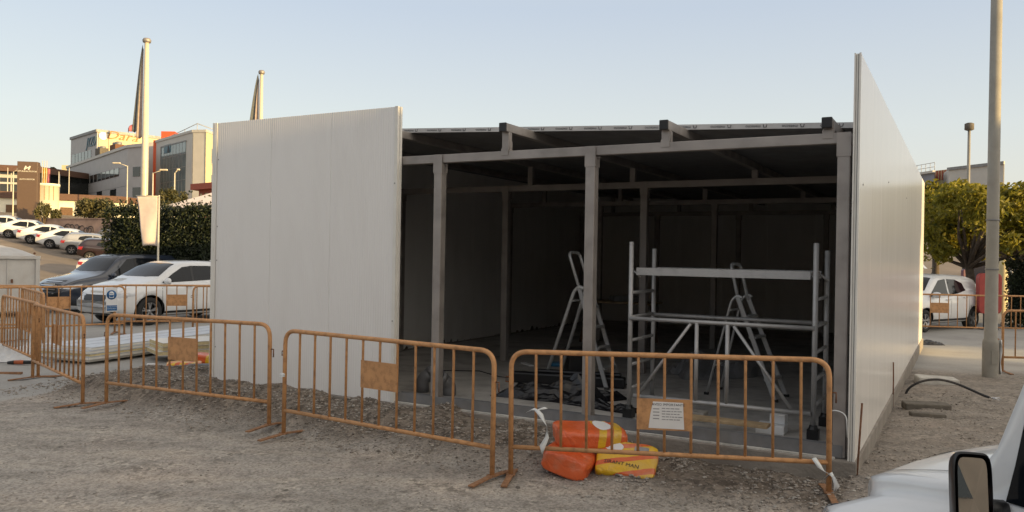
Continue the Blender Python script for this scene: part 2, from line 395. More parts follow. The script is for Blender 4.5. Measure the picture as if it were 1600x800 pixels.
def axis(bounds):
    out = []
    for a, b, st_ in bounds:
        n = max(1, int(round((b - a) / st_))); out += [a + (b - a) * k / n for k in range(n)]
    out.append(bounds[-1][1]); return out
xs = axis([(-700, -160, 90), (-160, -60, 5), (-60, -16, 1.2), (-16, -7, .3), (-7, 6, .055), (6, 10, .2), (10, 60, 1.5), (60, 200, 10), (200, 700, 100)])
ys = axis([(-300, -40, 40), (-40, 0, 4), (0, 3, .4), (3, 11.5, .055), (11.5, 20, .2), (20, 80, 1.0), (80, 180, 5), (180, 900, 60)])
nx, ny = len(xs), len(ys)
gv = np.zeros((ny, nx, 3), dtype=np.float32); zp = np.zeros((ny, nx), dtype=np.float32); zs_ = np.zeros((ny, nx), dtype=np.float32)
for j, y in enumerate(ys):
    for i, x in enumerate(xs):
        gv[j, i] = (x, y, terrain(x, y)); zp[j, i] = zone_paved(x, y)
        zs_[j, i] = zone_soil(x, y) if -14 < x < 14 and -1 < y < 22 else 0
idx = np.arange(nx * ny).reshape(ny, nx)
quads = np.stack([idx[:-1, :-1], idx[:-1, 1:], idx[1:, 1:], idx[1:, :-1]], -1).reshape(-1, 4)
me = bpy.data.meshes.new('ground'); me.from_pydata(gv.reshape(-1, 3).tolist(), [], quads.tolist())
for nm, arr in (('paved', zp), ('soil', zs_)):
    a = me.attributes.new(nm, 'FLOAT', 'POINT'); a.data.foreach_set('value', arr.reshape(-1))
me.polygons.foreach_set('use_smooth', [True] * len(quads))
ground = bpy.data.objects.new('ground', me); COL.objects.link(ground); tag(ground, 'trodden grey gravel ground and concrete yard rising to a slope behind', kind='structure')

def ground_mat():
    m, nt, b = new_mat('ground_mix'); N = nt.nodes; L = nt.links
    b.inputs['Roughness'].default_value = .92; b.inputs['Specular IOR Level'].default_value = .25
    tc = N.new('ShaderNodeTexCoord'); P = tc.outputs['Object']
    def nz(sc, det=6, ro=.6):
        n = N.new('ShaderNodeTexNoise'); n.inputs['Scale'].default_value = sc; n.inputs['Detail'].default_value = det; n.inputs['Roughness'].default_value = ro
        L.new(P, n.inputs['Vector']); return n.outputs['Fac']
    def ramp(f, stops):
        r_ = N.new('ShaderNodeValToRGB'); e = r_.color_ramp.elements
        while len(e) < len(stops): e.new(.5)
        for k, (p, c) in enumerate(stops): e[k].position = p; e[k].color = tuple(c) + (1,)
        L.new(f, r_.inputs['Fac']); return r_.outputs['Color']
    def mix(f, a, c, mode='MIX'):
        x = N.new('ShaderNodeMixRGB'); x.blend_type = mode
        if isinstance(f, float): x.inputs[0].default_value = f
        else: L.new(f, x.inputs[0])
        L.new(a, x.inputs[1])
        if isinstance(c, tuple): x.inputs[2].default_value = c + (1,)
        else: L.new(c, x.inputs[2])
        return x.outputs[0]
    # compacted gravel
    mpg = N.new('ShaderNodeMapping'); mpg.inputs['Rotation'].default_value = (0, 0, R(24)); mpg.inputs['Scale'].default_value = (.35, 1.9, 1); L.new(P, mpg.inputs[0])
    nzt = N.new('ShaderNodeTexNoise'); nzt.inputs['Scale'].default_value = 1.3; nzt.inputs['Detail'].default_value = 6; L.new(mpg.outputs[0], nzt.inputs['Vector'])
    trk = ramp(nzt.outputs['Fac'], [(.34, (.80, .79, .78)), (.5, (1, 1, 1)), (.66, (1.13, 1.10, 1.06))])
    big = ramp(nz(.55, 5), [(.3, (.30, .278, .25)), (.5, (.355, .33, .30)), (.72, (.40, .35, .305))])
    med = ramp(nz(5, 7, .7), [(.32, (.70, .69, .67)), (.5, (1, 1, 1)), (.7, (1.12, 1.1, 1.08))])
    grv = mix(1.0, mix(.9, big, trk, 'MULTIPLY'), med, 'MULTIPLY')
    vo = N.new('ShaderNodeTexVoronoi'); vo.inputs['Scale'].default_value = 55; L.new(P, vo.inputs['Vector'])
    peb = ramp(vo.outputs['Color'], [(.15, (.62, .6, .58)), (.5, (1, 1, 1)), (.85, (1.28, 1.26, 1.22))])
    grv = mix(.75, grv, mix(1.0, grv, peb, 'MULTIPLY'))
    patch = ramp(nz(2.1, 6, .7), [(.50, (0, 0, 0)), (.68, (1, 1, 1))])
    vo2 = N.new('ShaderNodeTexVoronoi'); vo2.inputs['Scale'].default_value = 24; L.new(P, vo2.inputs['Vector'])
    spk = ramp(vo2.outputs['Color'], [(.2, (.45, .44, .42)), (.5, (.95, .95, .95)), (.8, (1.35, 1.33, 1.3))])
    grv = mix(patch, grv, mix(1.0, grv, spk, 'MULTIPLY'))
    # loose soil
    soil = ramp(nz(3, 8, .7), [(.3, (.095, .077, .063)), (.5, (.175, .146, .12)), (.72, (.28, .243, .203))])
    soil = mix(.8, soil, mix(1.0, soil, spk, 'MULTIPLY'))
    asoil = N.new('ShaderNodeAttribute'); asoil.attribute_name = 'soil'
    # paved
    pav = ramp(nz(.8, 7, .65), [(.3, (.29, .28, .265)), (.55, (.37, .36, .34)), (.75, (.42, .40, .375))])
    pav = mix(.6, pav, ramp(nz(30, 4), [(.3, (.8, .8, .8)), (.7, (1.1, 1.1, 1.1))]), 'MULTIPLY')
    apav = N.new('ShaderNodeAttribute'); apav.attribute_name = 'paved'
    # far slope: warm sandy asphalt
    sep = N.new('ShaderNodeSeparateXYZ'); L.new(P, sep.inputs[0])
    far = N.new('ShaderNodeMapRange'); far.inputs['From Min'].default_value = 24; far.inputs['From Max'].default_value = 34; L.new(sep.outputs['Y'], far.inputs['Value'])
    slope = ramp(nz(.35, 6), [(.3, (.20, .165, .13)), (.7, (.29, .235, .185))])
    c = mix(asoil.outputs['Fac'], grv, soil); c = mix(apav.outputs['Fac'], c, pav); c = mix(far.outputs[0], c, slope)
    L.new(c, b.inputs['Base Color'])
    # relief
    v3 = N.new('ShaderNodeTexVoronoi'); v3.inputs['Scale'].default_value = 42; L.new(P, v3.inputs['Vector'])
    inv = N.new('ShaderNodeMath'); inv.operation = 'SUBTRACT'; inv.inputs[0].default_value = 1; L.new(v3.outputs['Distance'], inv.inputs[1])
    add = N.new('ShaderNodeMath'); add.operation = 'ADD'; L.new(inv.outputs[0], add.inputs[0]); L.new(nz(14, 8, .75), add.inputs[1])
    bp = N.new('ShaderNodeBump'); bp.inputs['Distance'].default_value = .016
    st_ = N.new('ShaderNodeMapRange'); st_.inputs['To Min'].default_value = .5; st_.inputs['To Max'].default_value = .12; L.new(apav.outputs['Fac'], st_.inputs['Value'])
    L.new(st_.outputs[0], bp.inputs['Strength']); L.new(add.outputs[0], bp.inputs['Height']); L.new(bp.outputs[0], b.inputs['Normal'])
    return m
me.materials.append(ground_mat())

def stuff_mesh(name, verts, faces, mats, rnd=None, smooth=False, mi=None):
    m_ = bpy.data.meshes.new(name); m_.from_pydata(verts, [], faces)
    for q in (mats if isinstance(mats, (list, tuple)) else [mats]): m_.materials.append(q)
    if mi is not None: m_.polygons.foreach_set('material_index', mi)
    if smooth: m_.polygons.foreach_set('use_smooth', [True] * len(faces))
    if rnd is not None:
        a = m_.attributes.new('rnd', 'FLOAT', 'POINT'); a.data.foreach_set('value', rnd)
    o = bpy.data.objects.new(name, m_); COL.objects.link(o); return o

# loose stones
_OCT = [V((1, 0, 0)), V((-1, 0, 0)), V((0, 1, 0)), V((0, -1, 0)), V((0, 0, 1)), V((0, 0, -1)),
        V((.62, .62, .55)), V((-.62, .62, .55)), V((-.62, -.62, .55)), V((.62, -.62, .55))]
_OF = [(0, 6, 9), (6, 4, 9), (6, 7, 4), (7, 8, 4), (8, 9, 4), (0, 2, 6), (2, 7, 6), (2, 1, 7), (1, 8, 7), (1, 3, 8), (3, 9, 8), (3, 0, 9), (5, 2, 0), (5, 1, 2), (5, 3, 1), (5, 0, 3)]
def stones(name, n, sampler, rmin, rmax, seed):
    rg = random.Random(seed); vv = []; ff = []; mi = []
    k = 0; tries = 0
    while k < n and tries < n * 20:
        tries += 1
        p = sampler(rg)
        if p is None: continue
        x, y = p; z = terrain(x, y)
        r_ = rmin * (rmax / rmin) ** (rg.random() ** 2.2)
        a = rg.random() * 6.28; ca, sa = cos(a), sin(a); sx, sy, sz = r_ * rg.uniform(.8, 1.3), r_ * rg.uniform(.6, 1), r_ * rg.uniform(.45, .8)
        o = len(vv)
        for q in _OCT:
            j = rg.uniform(.8, 1.2); qx, qy = q.x * sx * j, q.y * sy * j
            vv.append((x + qx * ca - qy * sa, y + qx * sa + qy * ca, z + q.z * sz * j + sz * .25))
        ff += [(a_ + o, b_ + o, c_ + o) for a_, b_, c_ in _OF]; mi += [rg.choice((0, 0, 0, 0, 0, 1, 2, 2))] * len(_OF); k += 1
    o = stuff_mesh(name, vv, ff, [M['gravel_a'], M['gravel_b'], M['gravel_c']], mi=mi)
    tag(o, 'loose grey gravel and crushed stone strewn over the ground', kind='stuff')
M['gravel_a'] = mat('gravel_a', (.29, .255, .22), .9, var=.25, scale=9)
M['gravel_b'] = mat('gravel_b', (.17, .148, .125), .9, var=.25, scale=9)
M['gravel_c'] = mat('gravel_c', (.36, .335, .30), .9, var=.2, scale=9)
def smp_mound(rg):
    s = rg.uniform(-.2, 10); t = rg.uniform(-1.6, .0)
    if s > 7.6: t = rg.uniform(-1.6, .9)
    if rg.random() > sst(-1.7, -.9, t): return None
    if n2(*(BW(s, t, 0).xy), 1.5, 21) < -.15 and rg.random() < .75: return None
    p = BW(s, t, 0); return p.x, p.y
def smp_flat(rg):
    y = 3.2 + 7.5 * rg.random() ** 1.3; x = rg.uniform(-.75, .72) * y
    s, t = st(x, y)
    if t > -1.0 or zone_paved(x, y) > .3: return None
    if n2(x, y, .9, 31) + .6 * n2(x, y, 3, 32) < .1 and rg.random() < .8: return None
    return x, y
def smp_right(rg):
    s = rg.uniform(-3.4, -.08); t = rg.uniform(-1.2, 5.5)
    if n2(*(BW(s, t, 0).xy), 1.1, 41) < (.0 if t > 1.3 else -.5) and rg.random() < .85: return None
    p = BW(s, t, 0); return p.x, p.y
stones('gravel', 12000, smp_mound, .005, .022, 1)
stones('gravel', 7000, smp_flat, .0025, .011, 2)
stones('gravel', 4500, smp_right, .004, .02, 3)

# ------------------------------------------------------------------ the building under construction
bld = thing('prefab_building', 'white panelled shed under construction with open galvanised steel frame front', 'building', B0, -TH)
MB().box((-W_ALL / 2 + .01, DEPTH / 2, -.06), (W_ALL + .13, DEPTH + .14, .52), 0).build('foundation', M['concrete'], bld, bevel=.01)
MB().box((-W_ALL / 2, DEPTH / 2, .2025), (W_ALL - .3, DEPTH - .3, .006)).build('floor_screed', M['floor'], bld)
mb = MB(); rg = random.Random(3); x = -W_OPEN
while x < -.12:
    w = rg.uniform(.12, .5); w = min(w, -.1 - x)
    mb.box((x + w / 2, -.022, .205), (w - .002, .03 + rg.uniform(0, .012), .018 + rg.uniform(-.004, .006))); x += w
mb.build('mortar_seam', M['mortar'], bld)
mb = MB(); L_ = W_OPEN - .05
mb.box((-W_OPEN / 2 - .02, .045, .208), (L_, .08, .006)); mb.box((-W_OPEN / 2 - .02, .007, .262), (L_, .006, .10)); mb.box((-W_OPEN / 2 - .02, .085, .262), (L_, .006, .10))
mb.build('sill_track', M['galv_dark'], bld)
# front sheets
for k in range(3):
    x1 = -W_OPEN - .012 - k * (W_PAN - .03) / 3; w = (W_PAN - .03) / 3
    mb = MB().box((x1 - w / 2, -.025, (Z_S + Z_L) / 2), (w - .002, .046, Z_L - Z_S - .004))
    mb.build('wall_sheet', M['white_sheet'], bld, bevel=.004)
mb = MB()   # folded trim at the free edge
mb.box((-W_OPEN - .006, -.026, (Z_S + Z_L) / 2), (.012, .062, Z_L - Z_S)); mb.box((-W_OPEN - .028, -.0525, (Z_S + Z_L) / 2), (.028, .006, Z_L - Z_S + .004))
mb.box((-W_OPEN + .008, -.006, (Z_S + Z_L) / 2), (.012, .03, Z_L - Z_S - .006))
mb.build('edge_trim', M['trim'], bld)
mb = MB()
mb.box((-W_ALL - .028, -.026, (Z_S + Z_L) / 2), (.05, .066, Z_L - Z_S + .004)); mb.box((-W_ALL + .012, -.055, (Z_S + Z_L) / 2), (.03, .006, Z_L - Z_S + .002))
mb.build('corner_trim', M['trim'], bld, bevel=.008)
mb = MB()
for z_ in (2.15, 1.72, .62, 3.0): mb.lathe([(.0, -.006), (.007, -.004), (.007, 0)], 8, 0, 'Y', (-W_ALL + .05, -.049, z_))
for z_ in (2.62, 1.1): mb.lathe([(.0, -.006), (.007, -.004), (.007, 0)], 8, 0, 'Y', (-W_OPEN - .03, -.0555, z_))
mb.build('screw', M['galv_dark'], bld)
# long side walls and back wall, sheet by sheet
ns = 12; ws = DEPTH / ns
for k in range(ns):
    y1 = -.02 + k * ws
    mb = MB().box((.026, y1 + ws / 2, (Z_S + Z_R) / 2 - .02), (.052, ws - .004, Z_R - Z_S + .04 + .003 * (k % 2)))
    tag(mb.build('wall_sheet', M['white_gloss'], bld, bevel=.003))
for k in range(ns):
    y1 = -.0 + k * ws
    MB().box((-W_ALL - .03, y1 + ws / 2, (Z_S + Z_L) / 2), (.05, ws - .004, Z_L - Z_S - .003)).build('wall_sheet', M['inner_sheet'], bld)
for k in range(7):
    w = W_ALL / 7
    MB().box((-w * (k + .5), DEPTH - .03, (Z_S + Z_L) / 2), (w - .004, .05, Z_L - Z_S)).build('wall_sheet', M['inner_sheet'], bld)
mb = MB()   # raw front edge of the long wall: two lacquered faces and a seam
zc, zh = (Z_S + Z_R) / 2 - .02, Z_R - Z_S + .046
mb.box((.006, -.030, zc), (.012, .02, zh)); mb.box((.0245, -.026, zc), (.011, .012, zh - .01)); mb.box((.045, -.030, zc), (.016, .02, zh))
mb.build('edge_trim', M['trim'], bld)
MB().box((.034, -.024, zc), (.008, .008, zh - .012)).build('edge_seam', M['galv_dark'], bld)
mb = MB()
for t_, z_ in ((.25, 2.5), (2.9, 2.75), (6.2, 2.8)): mb.lathe([(.0, .058), (.009, .056), (.009, .05)], 8, 0, 'X', (0, t_, z_))
mb.build('screw', M['galv_dark'], bld)
# steel frames
def zp_top(s): return 3.035 + .050 * s
FR = [.06, 3.72, 7.42, 11.1]
POSTS = {0: [.075, 2.37, 4.155, 5.95, 7.42], 1: [.075, 3.15, 5.4, 7.42], 2: [.075, 3.15, 5.4, 7.42], 3: [.075, 1.75, 3.6, 5.5, 7.42]}
PUR = [.205, 1.62, 3.33, 4.98, 6.62]
for k, t in enumerate(FR):
    tag(MB().box((-W_ALL / 2, t, 2.875), (W_ALL - .1, .08, .09)).build('beam', M['galv'], bld, bevel=.006))
    for s in POSTS[k]:
        p = MB().box((-s, t, 1.515), (.10, .10, 2.62)).build('post', M['galv'], bld, bevel=.008)
        mb = MB()
        mb.box((-s, t - .0525, 2.82), (.112, .005, .20)); mb.box((-s, t + .0525, 2.82), (.112, .005, .20)); mb.box((-s - .0525, t, 2.775), (.005, .10, .105)); mb.box((-s + .0525, t, 2.775), (.005, .10, .105))
        mb.box((-s + .075, t, 2.81), (.04, .05, .004)); mb.box((-s + .0575, t, 2.78), (.004, .05, .06))
        mb.build('bracket', M['galv'], p)
        if k == 0:
            mb = MB(); mb.box((-s + .08, t, .26), (.05, .06, .005)); mb.box((-s + .057, t, .30), (.005, .06, .085)); mb.build('foot_bracket', M['galv'], p)
    for s in PUR:
        zb_ = zp_top(s) - .087
        if zb_ - 2.92 > .02:
            p = MB().box((-s, t, (2.92 + zb_) / 2), (.08, .07, zb_ - 2.92)).build('purlin_support', M['galv'], bld, bevel=.004)
            if k == 0: MB().box((-s, t - .044, 2.91), (.085, .006, .07)).box((-s + .044, t, 2.97), (.006, .06, .1)).build('bracket', M['galv'], p)
for s in PUR:
    y0, y1 = -.02, DEPTH - .1
    p = MB().box((-s, (y0 + y1) / 2, zp_top(s) - .0435), (.08, y1 - y0, .087)).build('purlin', M['galv'], bld, bevel=.005)
    MB().box((-s, y0 - .012, zp_top(s) - .0435), (.086, .024, .093)).build('end_cap', M['black_plastic'], p, bevel=.008)
# roof panel with printed film on its cut edge
def roof_z(s): return zp_top(s) + .004
mb = MB(); y0 = .58
mb.add([(0.0 - .01, y0, roof_z(0)), (-W_ALL, y0, roof_z(W_ALL)), (-W_ALL, DEPTH, roof_z(W_ALL)), (-.01, DEPTH, roof_z(0)),
        (-.01, y0, roof_z(0) + .045), (-W_ALL, y0, roof_z(W_ALL) + .045), (-W_ALL, DEPTH, roof_z(W_ALL) + .045), (-.01, DEPTH, roof_z(0) + .045)],
       [(0, 3, 2, 1), (4, 5, 6, 7), (0, 1, 5, 4), (1, 2, 6, 5), (2, 3, 7, 6), (3, 0, 4, 7)])
roof = mb.build('roof', M['galv_dark'], bld)
film = MB(); ink = MB()
film.add([(-.012, y0 - .003, roof_z(0) - .004), (-W_ALL, y0 - .003, roof_z(W_ALL) - .004), (-W_ALL, y0 - .003, roof_z(W_ALL) + .047), (-.012, y0 - .003, roof_z(0) + .047),
          (-.012, y0 - .001, roof_z(0) - .004), (-W_ALL, y0 - .001, roof_z(W_ALL) - .004), (-W_ALL, y0 - .001, roof_z(W_ALL) + .047), (-.012, y0 - .001, roof_z(0) + .047)],
         [(0, 1, 2, 3), (4, 7, 6, 5), (0, 4, 5, 1), (3, 2, 6, 7), (0, 3, 7, 4), (1, 5, 6, 2)])
film.build('edge_film', M['film'], roof)
sl = .05; s = .18
while s < 7.3:
    o = (-s - .10, y0 - .005, roof_z(s) + .022)
    Mt = frameM(o, (-1, 0, .05), (-.05, 0, -1))
    text_mb(ink, 'metecno', .040, Mt, depth=.001)
    ink.tube([(-s - .005, y0 - .005, roof_z(s) + .036), (-s - .0, y0 - .005, roof_z(s) + .010), (-s + .022, y0 - .005, roof_z(s) + .010), (-s + .028, y0 - .005, roof_z(s) + .034)], .0035, 5)
    s += .335
ink.build('printed_lettering', M['ink'], roof)

# ------------------------------------------------------------------ crowd barriers
BL, BH = 2.5, 1.05
def rounded(pts, r, n=6):
    out = [V(pts[0])]
    for a, b, c in zip(pts, pts[1:], pts[2:]):
        a, b, c = V(a), V(b), V(c); u = (a - b).normalized(); w = (c - b).normalized()
        p, q = b + u * r, b + w * r
        for k in range(n + 1):
            t = k / n; out.append(p * (1 - t) ** 2 + b * 2 * t * (1 - t) + q * t * t)
    out.append(V(pts[-1])); return out
def make_barrier(label, group):
    b = thing('crowd_barrier', label, 'barrier', group=group)
    fr = MB().tube(rounded([(0, 0, .02), (0, 0, BH), (BL, 0, BH), (BL, 0, .02)], .14, 8), .021, 10)
    fr.tube([(0, 0, .26), (BL, 0, .26)], .019, 10)
    fr.build('frame', M['orange'], b)
    for k in range(1, 12):
        x = BL * k / 12
        o = MB().tube([(x, 0, .27), (x, 0, BH - .05), (x, 0, BH - .012)], [.0115, .0115, .014], 8).build('bar', M['orange'], b)
    MB().box((BL / 2, -.0125, .725), (BL / 6 + .02, .005, .25)).build('plate', M['orange'], b)
    for x in (0, BL):
        mb = MB(); mb.bar((x, -.30, .012), (x, -.02, .03), .05, .012); mb.bar((x, .02, .03), (x, .30, .012), .05, .012); mb.box((x, 0, .032), (.07, .06, .014))
        mb.build('foot', M['rust_light'], b)
    MB().tube([(BL + .018, 0, .80), (BL + .05, 0, .80), (BL + .05, 0, .72)], .007, 6).build('hook', M['rust'], b)
    mb = MB(); mb.tube([(-.018, 0, .80), (-.045, 0, .80), (-.045, 0, .84), (-.018, 0, .84)], .007, 6)
    mb.build('hook', M['rust'], b)
    return b
GRP = 'orange crowd barriers round the building site'
first_barrier = make_barrier('x', GRP); _used = [False]
def barrier(p0, p1, label, tilt=0):
    p0, p1 = V(p0), V(p1)
    x = (p1 - p0).normalized(); z = V((0, 0, 1)); z = (z - x * x.z).normalized(); y = z.cross(x)
    z = (z + y * tilt).normalized(); y = z.cross(x)
    rot = Matrix((x, y, z)).transposed().to_euler()
    if not _used[0]:
        _used[0] = True; first_barrier.location = p0; first_barrier.rotation_euler = rot; first_barrier['label'] = label; return first_barrier
    return dup(first_barrier, p0, rot, label)
def along(p0, p1):     # keeps the first foot and the direction, fixes the length
    p0, p1 = V(p0), V(p1); return p0, p0 + (p1 - p0).normalized() * BL
bar_3 = barrier(*along(G(798, 747, 0), G(1291, 775, .03)), 'orange barrier with a printed paper notice on its plate, bags behind it')
bar_2 = barrier(*along(G(443, 682, .02), G(763, 748, .01)), 'orange barrier with blank plate standing before the white front panel')
bar_1 = barrier(*along(G(166, 633, .03), G(414, 667, .05)), 'orange barrier in front of the stacked panels, overlapping the left edge of the shed')
c1a, c1b = G(129, 634, 0), G(40, 560, 0)
p0, p1 = along(c1a, (-8.2, 13.0, 0)); bar_c = barrier(p0, p1, 'orange barrier with bent foot receding towards the parked cars at far left')
u_ = (p1 - p0).normalized(); barrier(p1 + u_ * .1 + V((.1, 0, 0)), p1 + u_ * (BL + .1) + V((.1, 0, 0)), 'orange barrier cut off by the left edge of the picture')
def rear(x0, x1, ytop0, ytop1, label, z0=0.0):
    a = D(x0, ytop0, (CAM_H - BH - z0) * F_PX / (ytop0 - (398.5 + .0169 * (x0 - 800))))
    b = D(x1, ytop1, (CAM_H - BH - z0) * F_PX / (ytop1 - (398.5 + .0169 * (x1 - 800))))
    a.z = b.z = z0
    return barrier(*along(a, b), label)
def at_depth(px, Y, z=0): p = D(px, 400, Y); p.z = z; return p
a = at_depth(196, 17.4); b = at_depth(60, 17.0)
barrier(*along(at_depth(196, 17.2), at_depth(40, 16.0)), 'orange barrier with blue and white mask notice, before the white car bumper')
barrier(*along(at_depth(181, 17.6), at_depth(300, 18.0)), 'orange barrier in front of the white car front wheel')
barrier(*along(at_depth(303, 17.75), at_depth(420, 18.2)), 'orange barrier at the white car doors, running behind the shed corner')
barrier(*along(at_depth(66, 16.6), at_depth(-60, 16.3)), 'orange barrier below the pale skip, nearest the dark car grille')
barrier(*along(at_depth(70, 13.9), at_depth(30, 16.2)), 'short seeming orange barrier seen nearly end on at far left')
barrier(*along(at_depth(1385, 20.2), at_depth(1545, 19.8)), 'orange barrier in front of the white hatchback')
barrier(*along(at_depth(1553, 20.0), at_depth(1720, 19.6)), 'orange barrier before the dark hedge behind the grey pole')
barrier(*along(G(1566, 582, 0), G(1700, 585, 0)), 'nearest orange barrier at the right edge beside the grey pole')

for ch in bar_3.children:
    if ch.name.startswith('plate'): ch.location.z = -.145; ch.scale.z = 1.0
# notices
nt_ = thing('paper_notice', 'torn white printed notice stuck on the orange barrier plate', 'notice', bar_3.location)
nt_.rotation_euler = bar_3.rotation_euler; nt_.location = bar_3.location + bar_3.rotation_euler.to_matrix() @ V((0, -.0112, 0))
mb = MB(); cx, cz = BL / 2, .575
poly = [(cx - .125, cz - .105), (cx + .155, cz - .108), (cx + .145, cz + .105), (cx - .09, cz + .108), (cx - .112, cz + .0)]
mb.add([(p[0], -.0055, p[1]) for p in poly] + [(p[0], -.0045, p[1]) for p in poly], [list(range(5)), list(range(9, 4, -1))] + [(k, k + 5, (k + 1) % 5 + 5, (k + 1) % 5) for k in range(5)])
sheet = mb.build('sheet', M['paper'], nt_)
mb = MB(); text_mb(mb, 'AVISO IMPORTANTE', .028, frameM((cx + .03, -.0062, cz + .085), (1, 0, 0), (0, 0, 1)), depth=.0006)
mb.build('heading', M['ink'], sheet)
mb = MB(); rg = random.Random(5)
for r_ in range(5):
    x = cx - .02
    while x < cx + .12:
        w = rg.uniform(.012, .035); mb.box((x + w / 2, -.0062, cz + .055 - r_ * .022), (w, .0008, .007)); x += w + .006
for r_ in range(4):
    mb.box((cx - .065, -.0062, cz + .05 - r_ * .026), (.05, .0008, .008))
mb.build('small_print', M['ink_grey'], sheet)
# mask sign on the rear barrier
sg = thing('mask_sign', 'blue and white sign of a masked face tied to the rear barrier', 'sign', at_depth(178, 16.95, 0)); sg.rotation_euler = (0, R(-2), R(12))
MB().box((0, 0, .775), (.23, .008, .50)).build('board', M['sign_white'], sg, bevel=.004)
mb = MB(); mb.lathe([(0, -.0065), (.098, -.0065), (.098, -.003)], 32, 0, 'Y', (0, 0, .875)); mb.box((0, -.0055, .60), (.20, .005, .11)); mb.build('blue_print', M['sign_blue'], sg)
mb = MB(); mb.lathe([(0, -.009), (.048, -.009), (.048, -.006)], 24, 0, 'Y', (0, 0, .90)); mb.box((0, -.0085, .85), (.085, .004, .075)); text_mb(mb, 'USO OBLIGATORIO', .024, frameM((0, -.0092, .625), (1, 0, 0), (0, 0, 1)), depth=.0006); text_mb(mb, 'DE MASCARILLA', .024, frameM((0, -.0092, .585), (1, 0, 0), (0, 0, 1)), depth=.0006)
mb.build('white_print', M['sign_white'], sg)
mb = MB(); mb.add([(-.043, -.0115, .872), (.043, -.0115, .872), (.03, -.0115, .825), (-.03, -.0115, .825)], [(0, 3, 2, 1)]); mb.box((0, -.011, .905), (.07, .002, .008)); mb.build('mask_print', M['sign_blue'], sg)
# tape knots
def tape(name, label, pts_list, r=.009):
    o = thing(name, label, 'tape', pts_list[0][0]); mb = MB(); o0 = V(pts_list[0][0])
    for pts in pts_list:
        pts = [V(p) - o0 for p in pts]
        rows = []
        for i, p in enumerate(pts):
            w = .016 + .01 * sin(i * 2.1); d = V((cos(i * .9), .3 * sin(i * .7), .35)) * w
            rows.append([p - d, p + V((0, -.006 * sin(i), .003)), p + d])
        mb.grid(rows)
    t = mb.build('strip', M['tape'], o, fix=False); sm = t.modifiers.new('thick', 'SOLIDIFY'); sm.thickness = .002
    return o
def onb(b, x, z, dy=-.02):
    return b.location + b.rotation_euler.to_matrix() @ V((x, dy, z))
kx = BL / 12
tape('barrier_tape', 'white plastic tape knotted round a bar above the orange bag', [[onb(bar_3, kx - .06, .56, -.025), onb(bar_3, kx - .02, .585, -.03), onb(bar_3, kx + .02, .58, -.03), onb(bar_3, kx + .09, .60, -.03)],
     [onb(bar_3, kx + .01, .58, -.035), onb(bar_3, kx + .05, .54, -.04), onb(bar_3, kx + .10, .45, -.05), onb(bar_3, kx + .10, .36, -.04), onb(bar_3, kx + .06, .28, -.04), onb(bar_3, kx + .06, .22, -.04)]])
tape('barrier_tape', 'white tape knotted low round the barrier leg by the car bonnet', [[onb(bar_3, BL - .12, .30, -.05), onb(bar_3, BL - .08, .24, -.05), onb(bar_3, BL - .04, .20, -.05), onb(bar_3, BL + .02, .17, -.045), onb(bar_3, BL + .05, .10, -.045), onb(bar_3, BL + .03, .04, -.04)],
     [onb(bar_3, BL - .04, .14, -.045), onb(bar_3, BL, .19, -.05), onb(bar_3, BL + .05, .13, -.03)]])
tape('barrier_tape', 'small white tape wrapped on the middle barrier left leg', [[onb(bar_2, -.03, .62, -.024), onb(bar_2, 0, .62, -.03), onb(bar_2, .028, .615, -.02)], [onb(bar_2, -.03, .60, -.024), onb(bar_2, 0, .60, -.03), onb(bar_2, .028, .60, -.02)]])

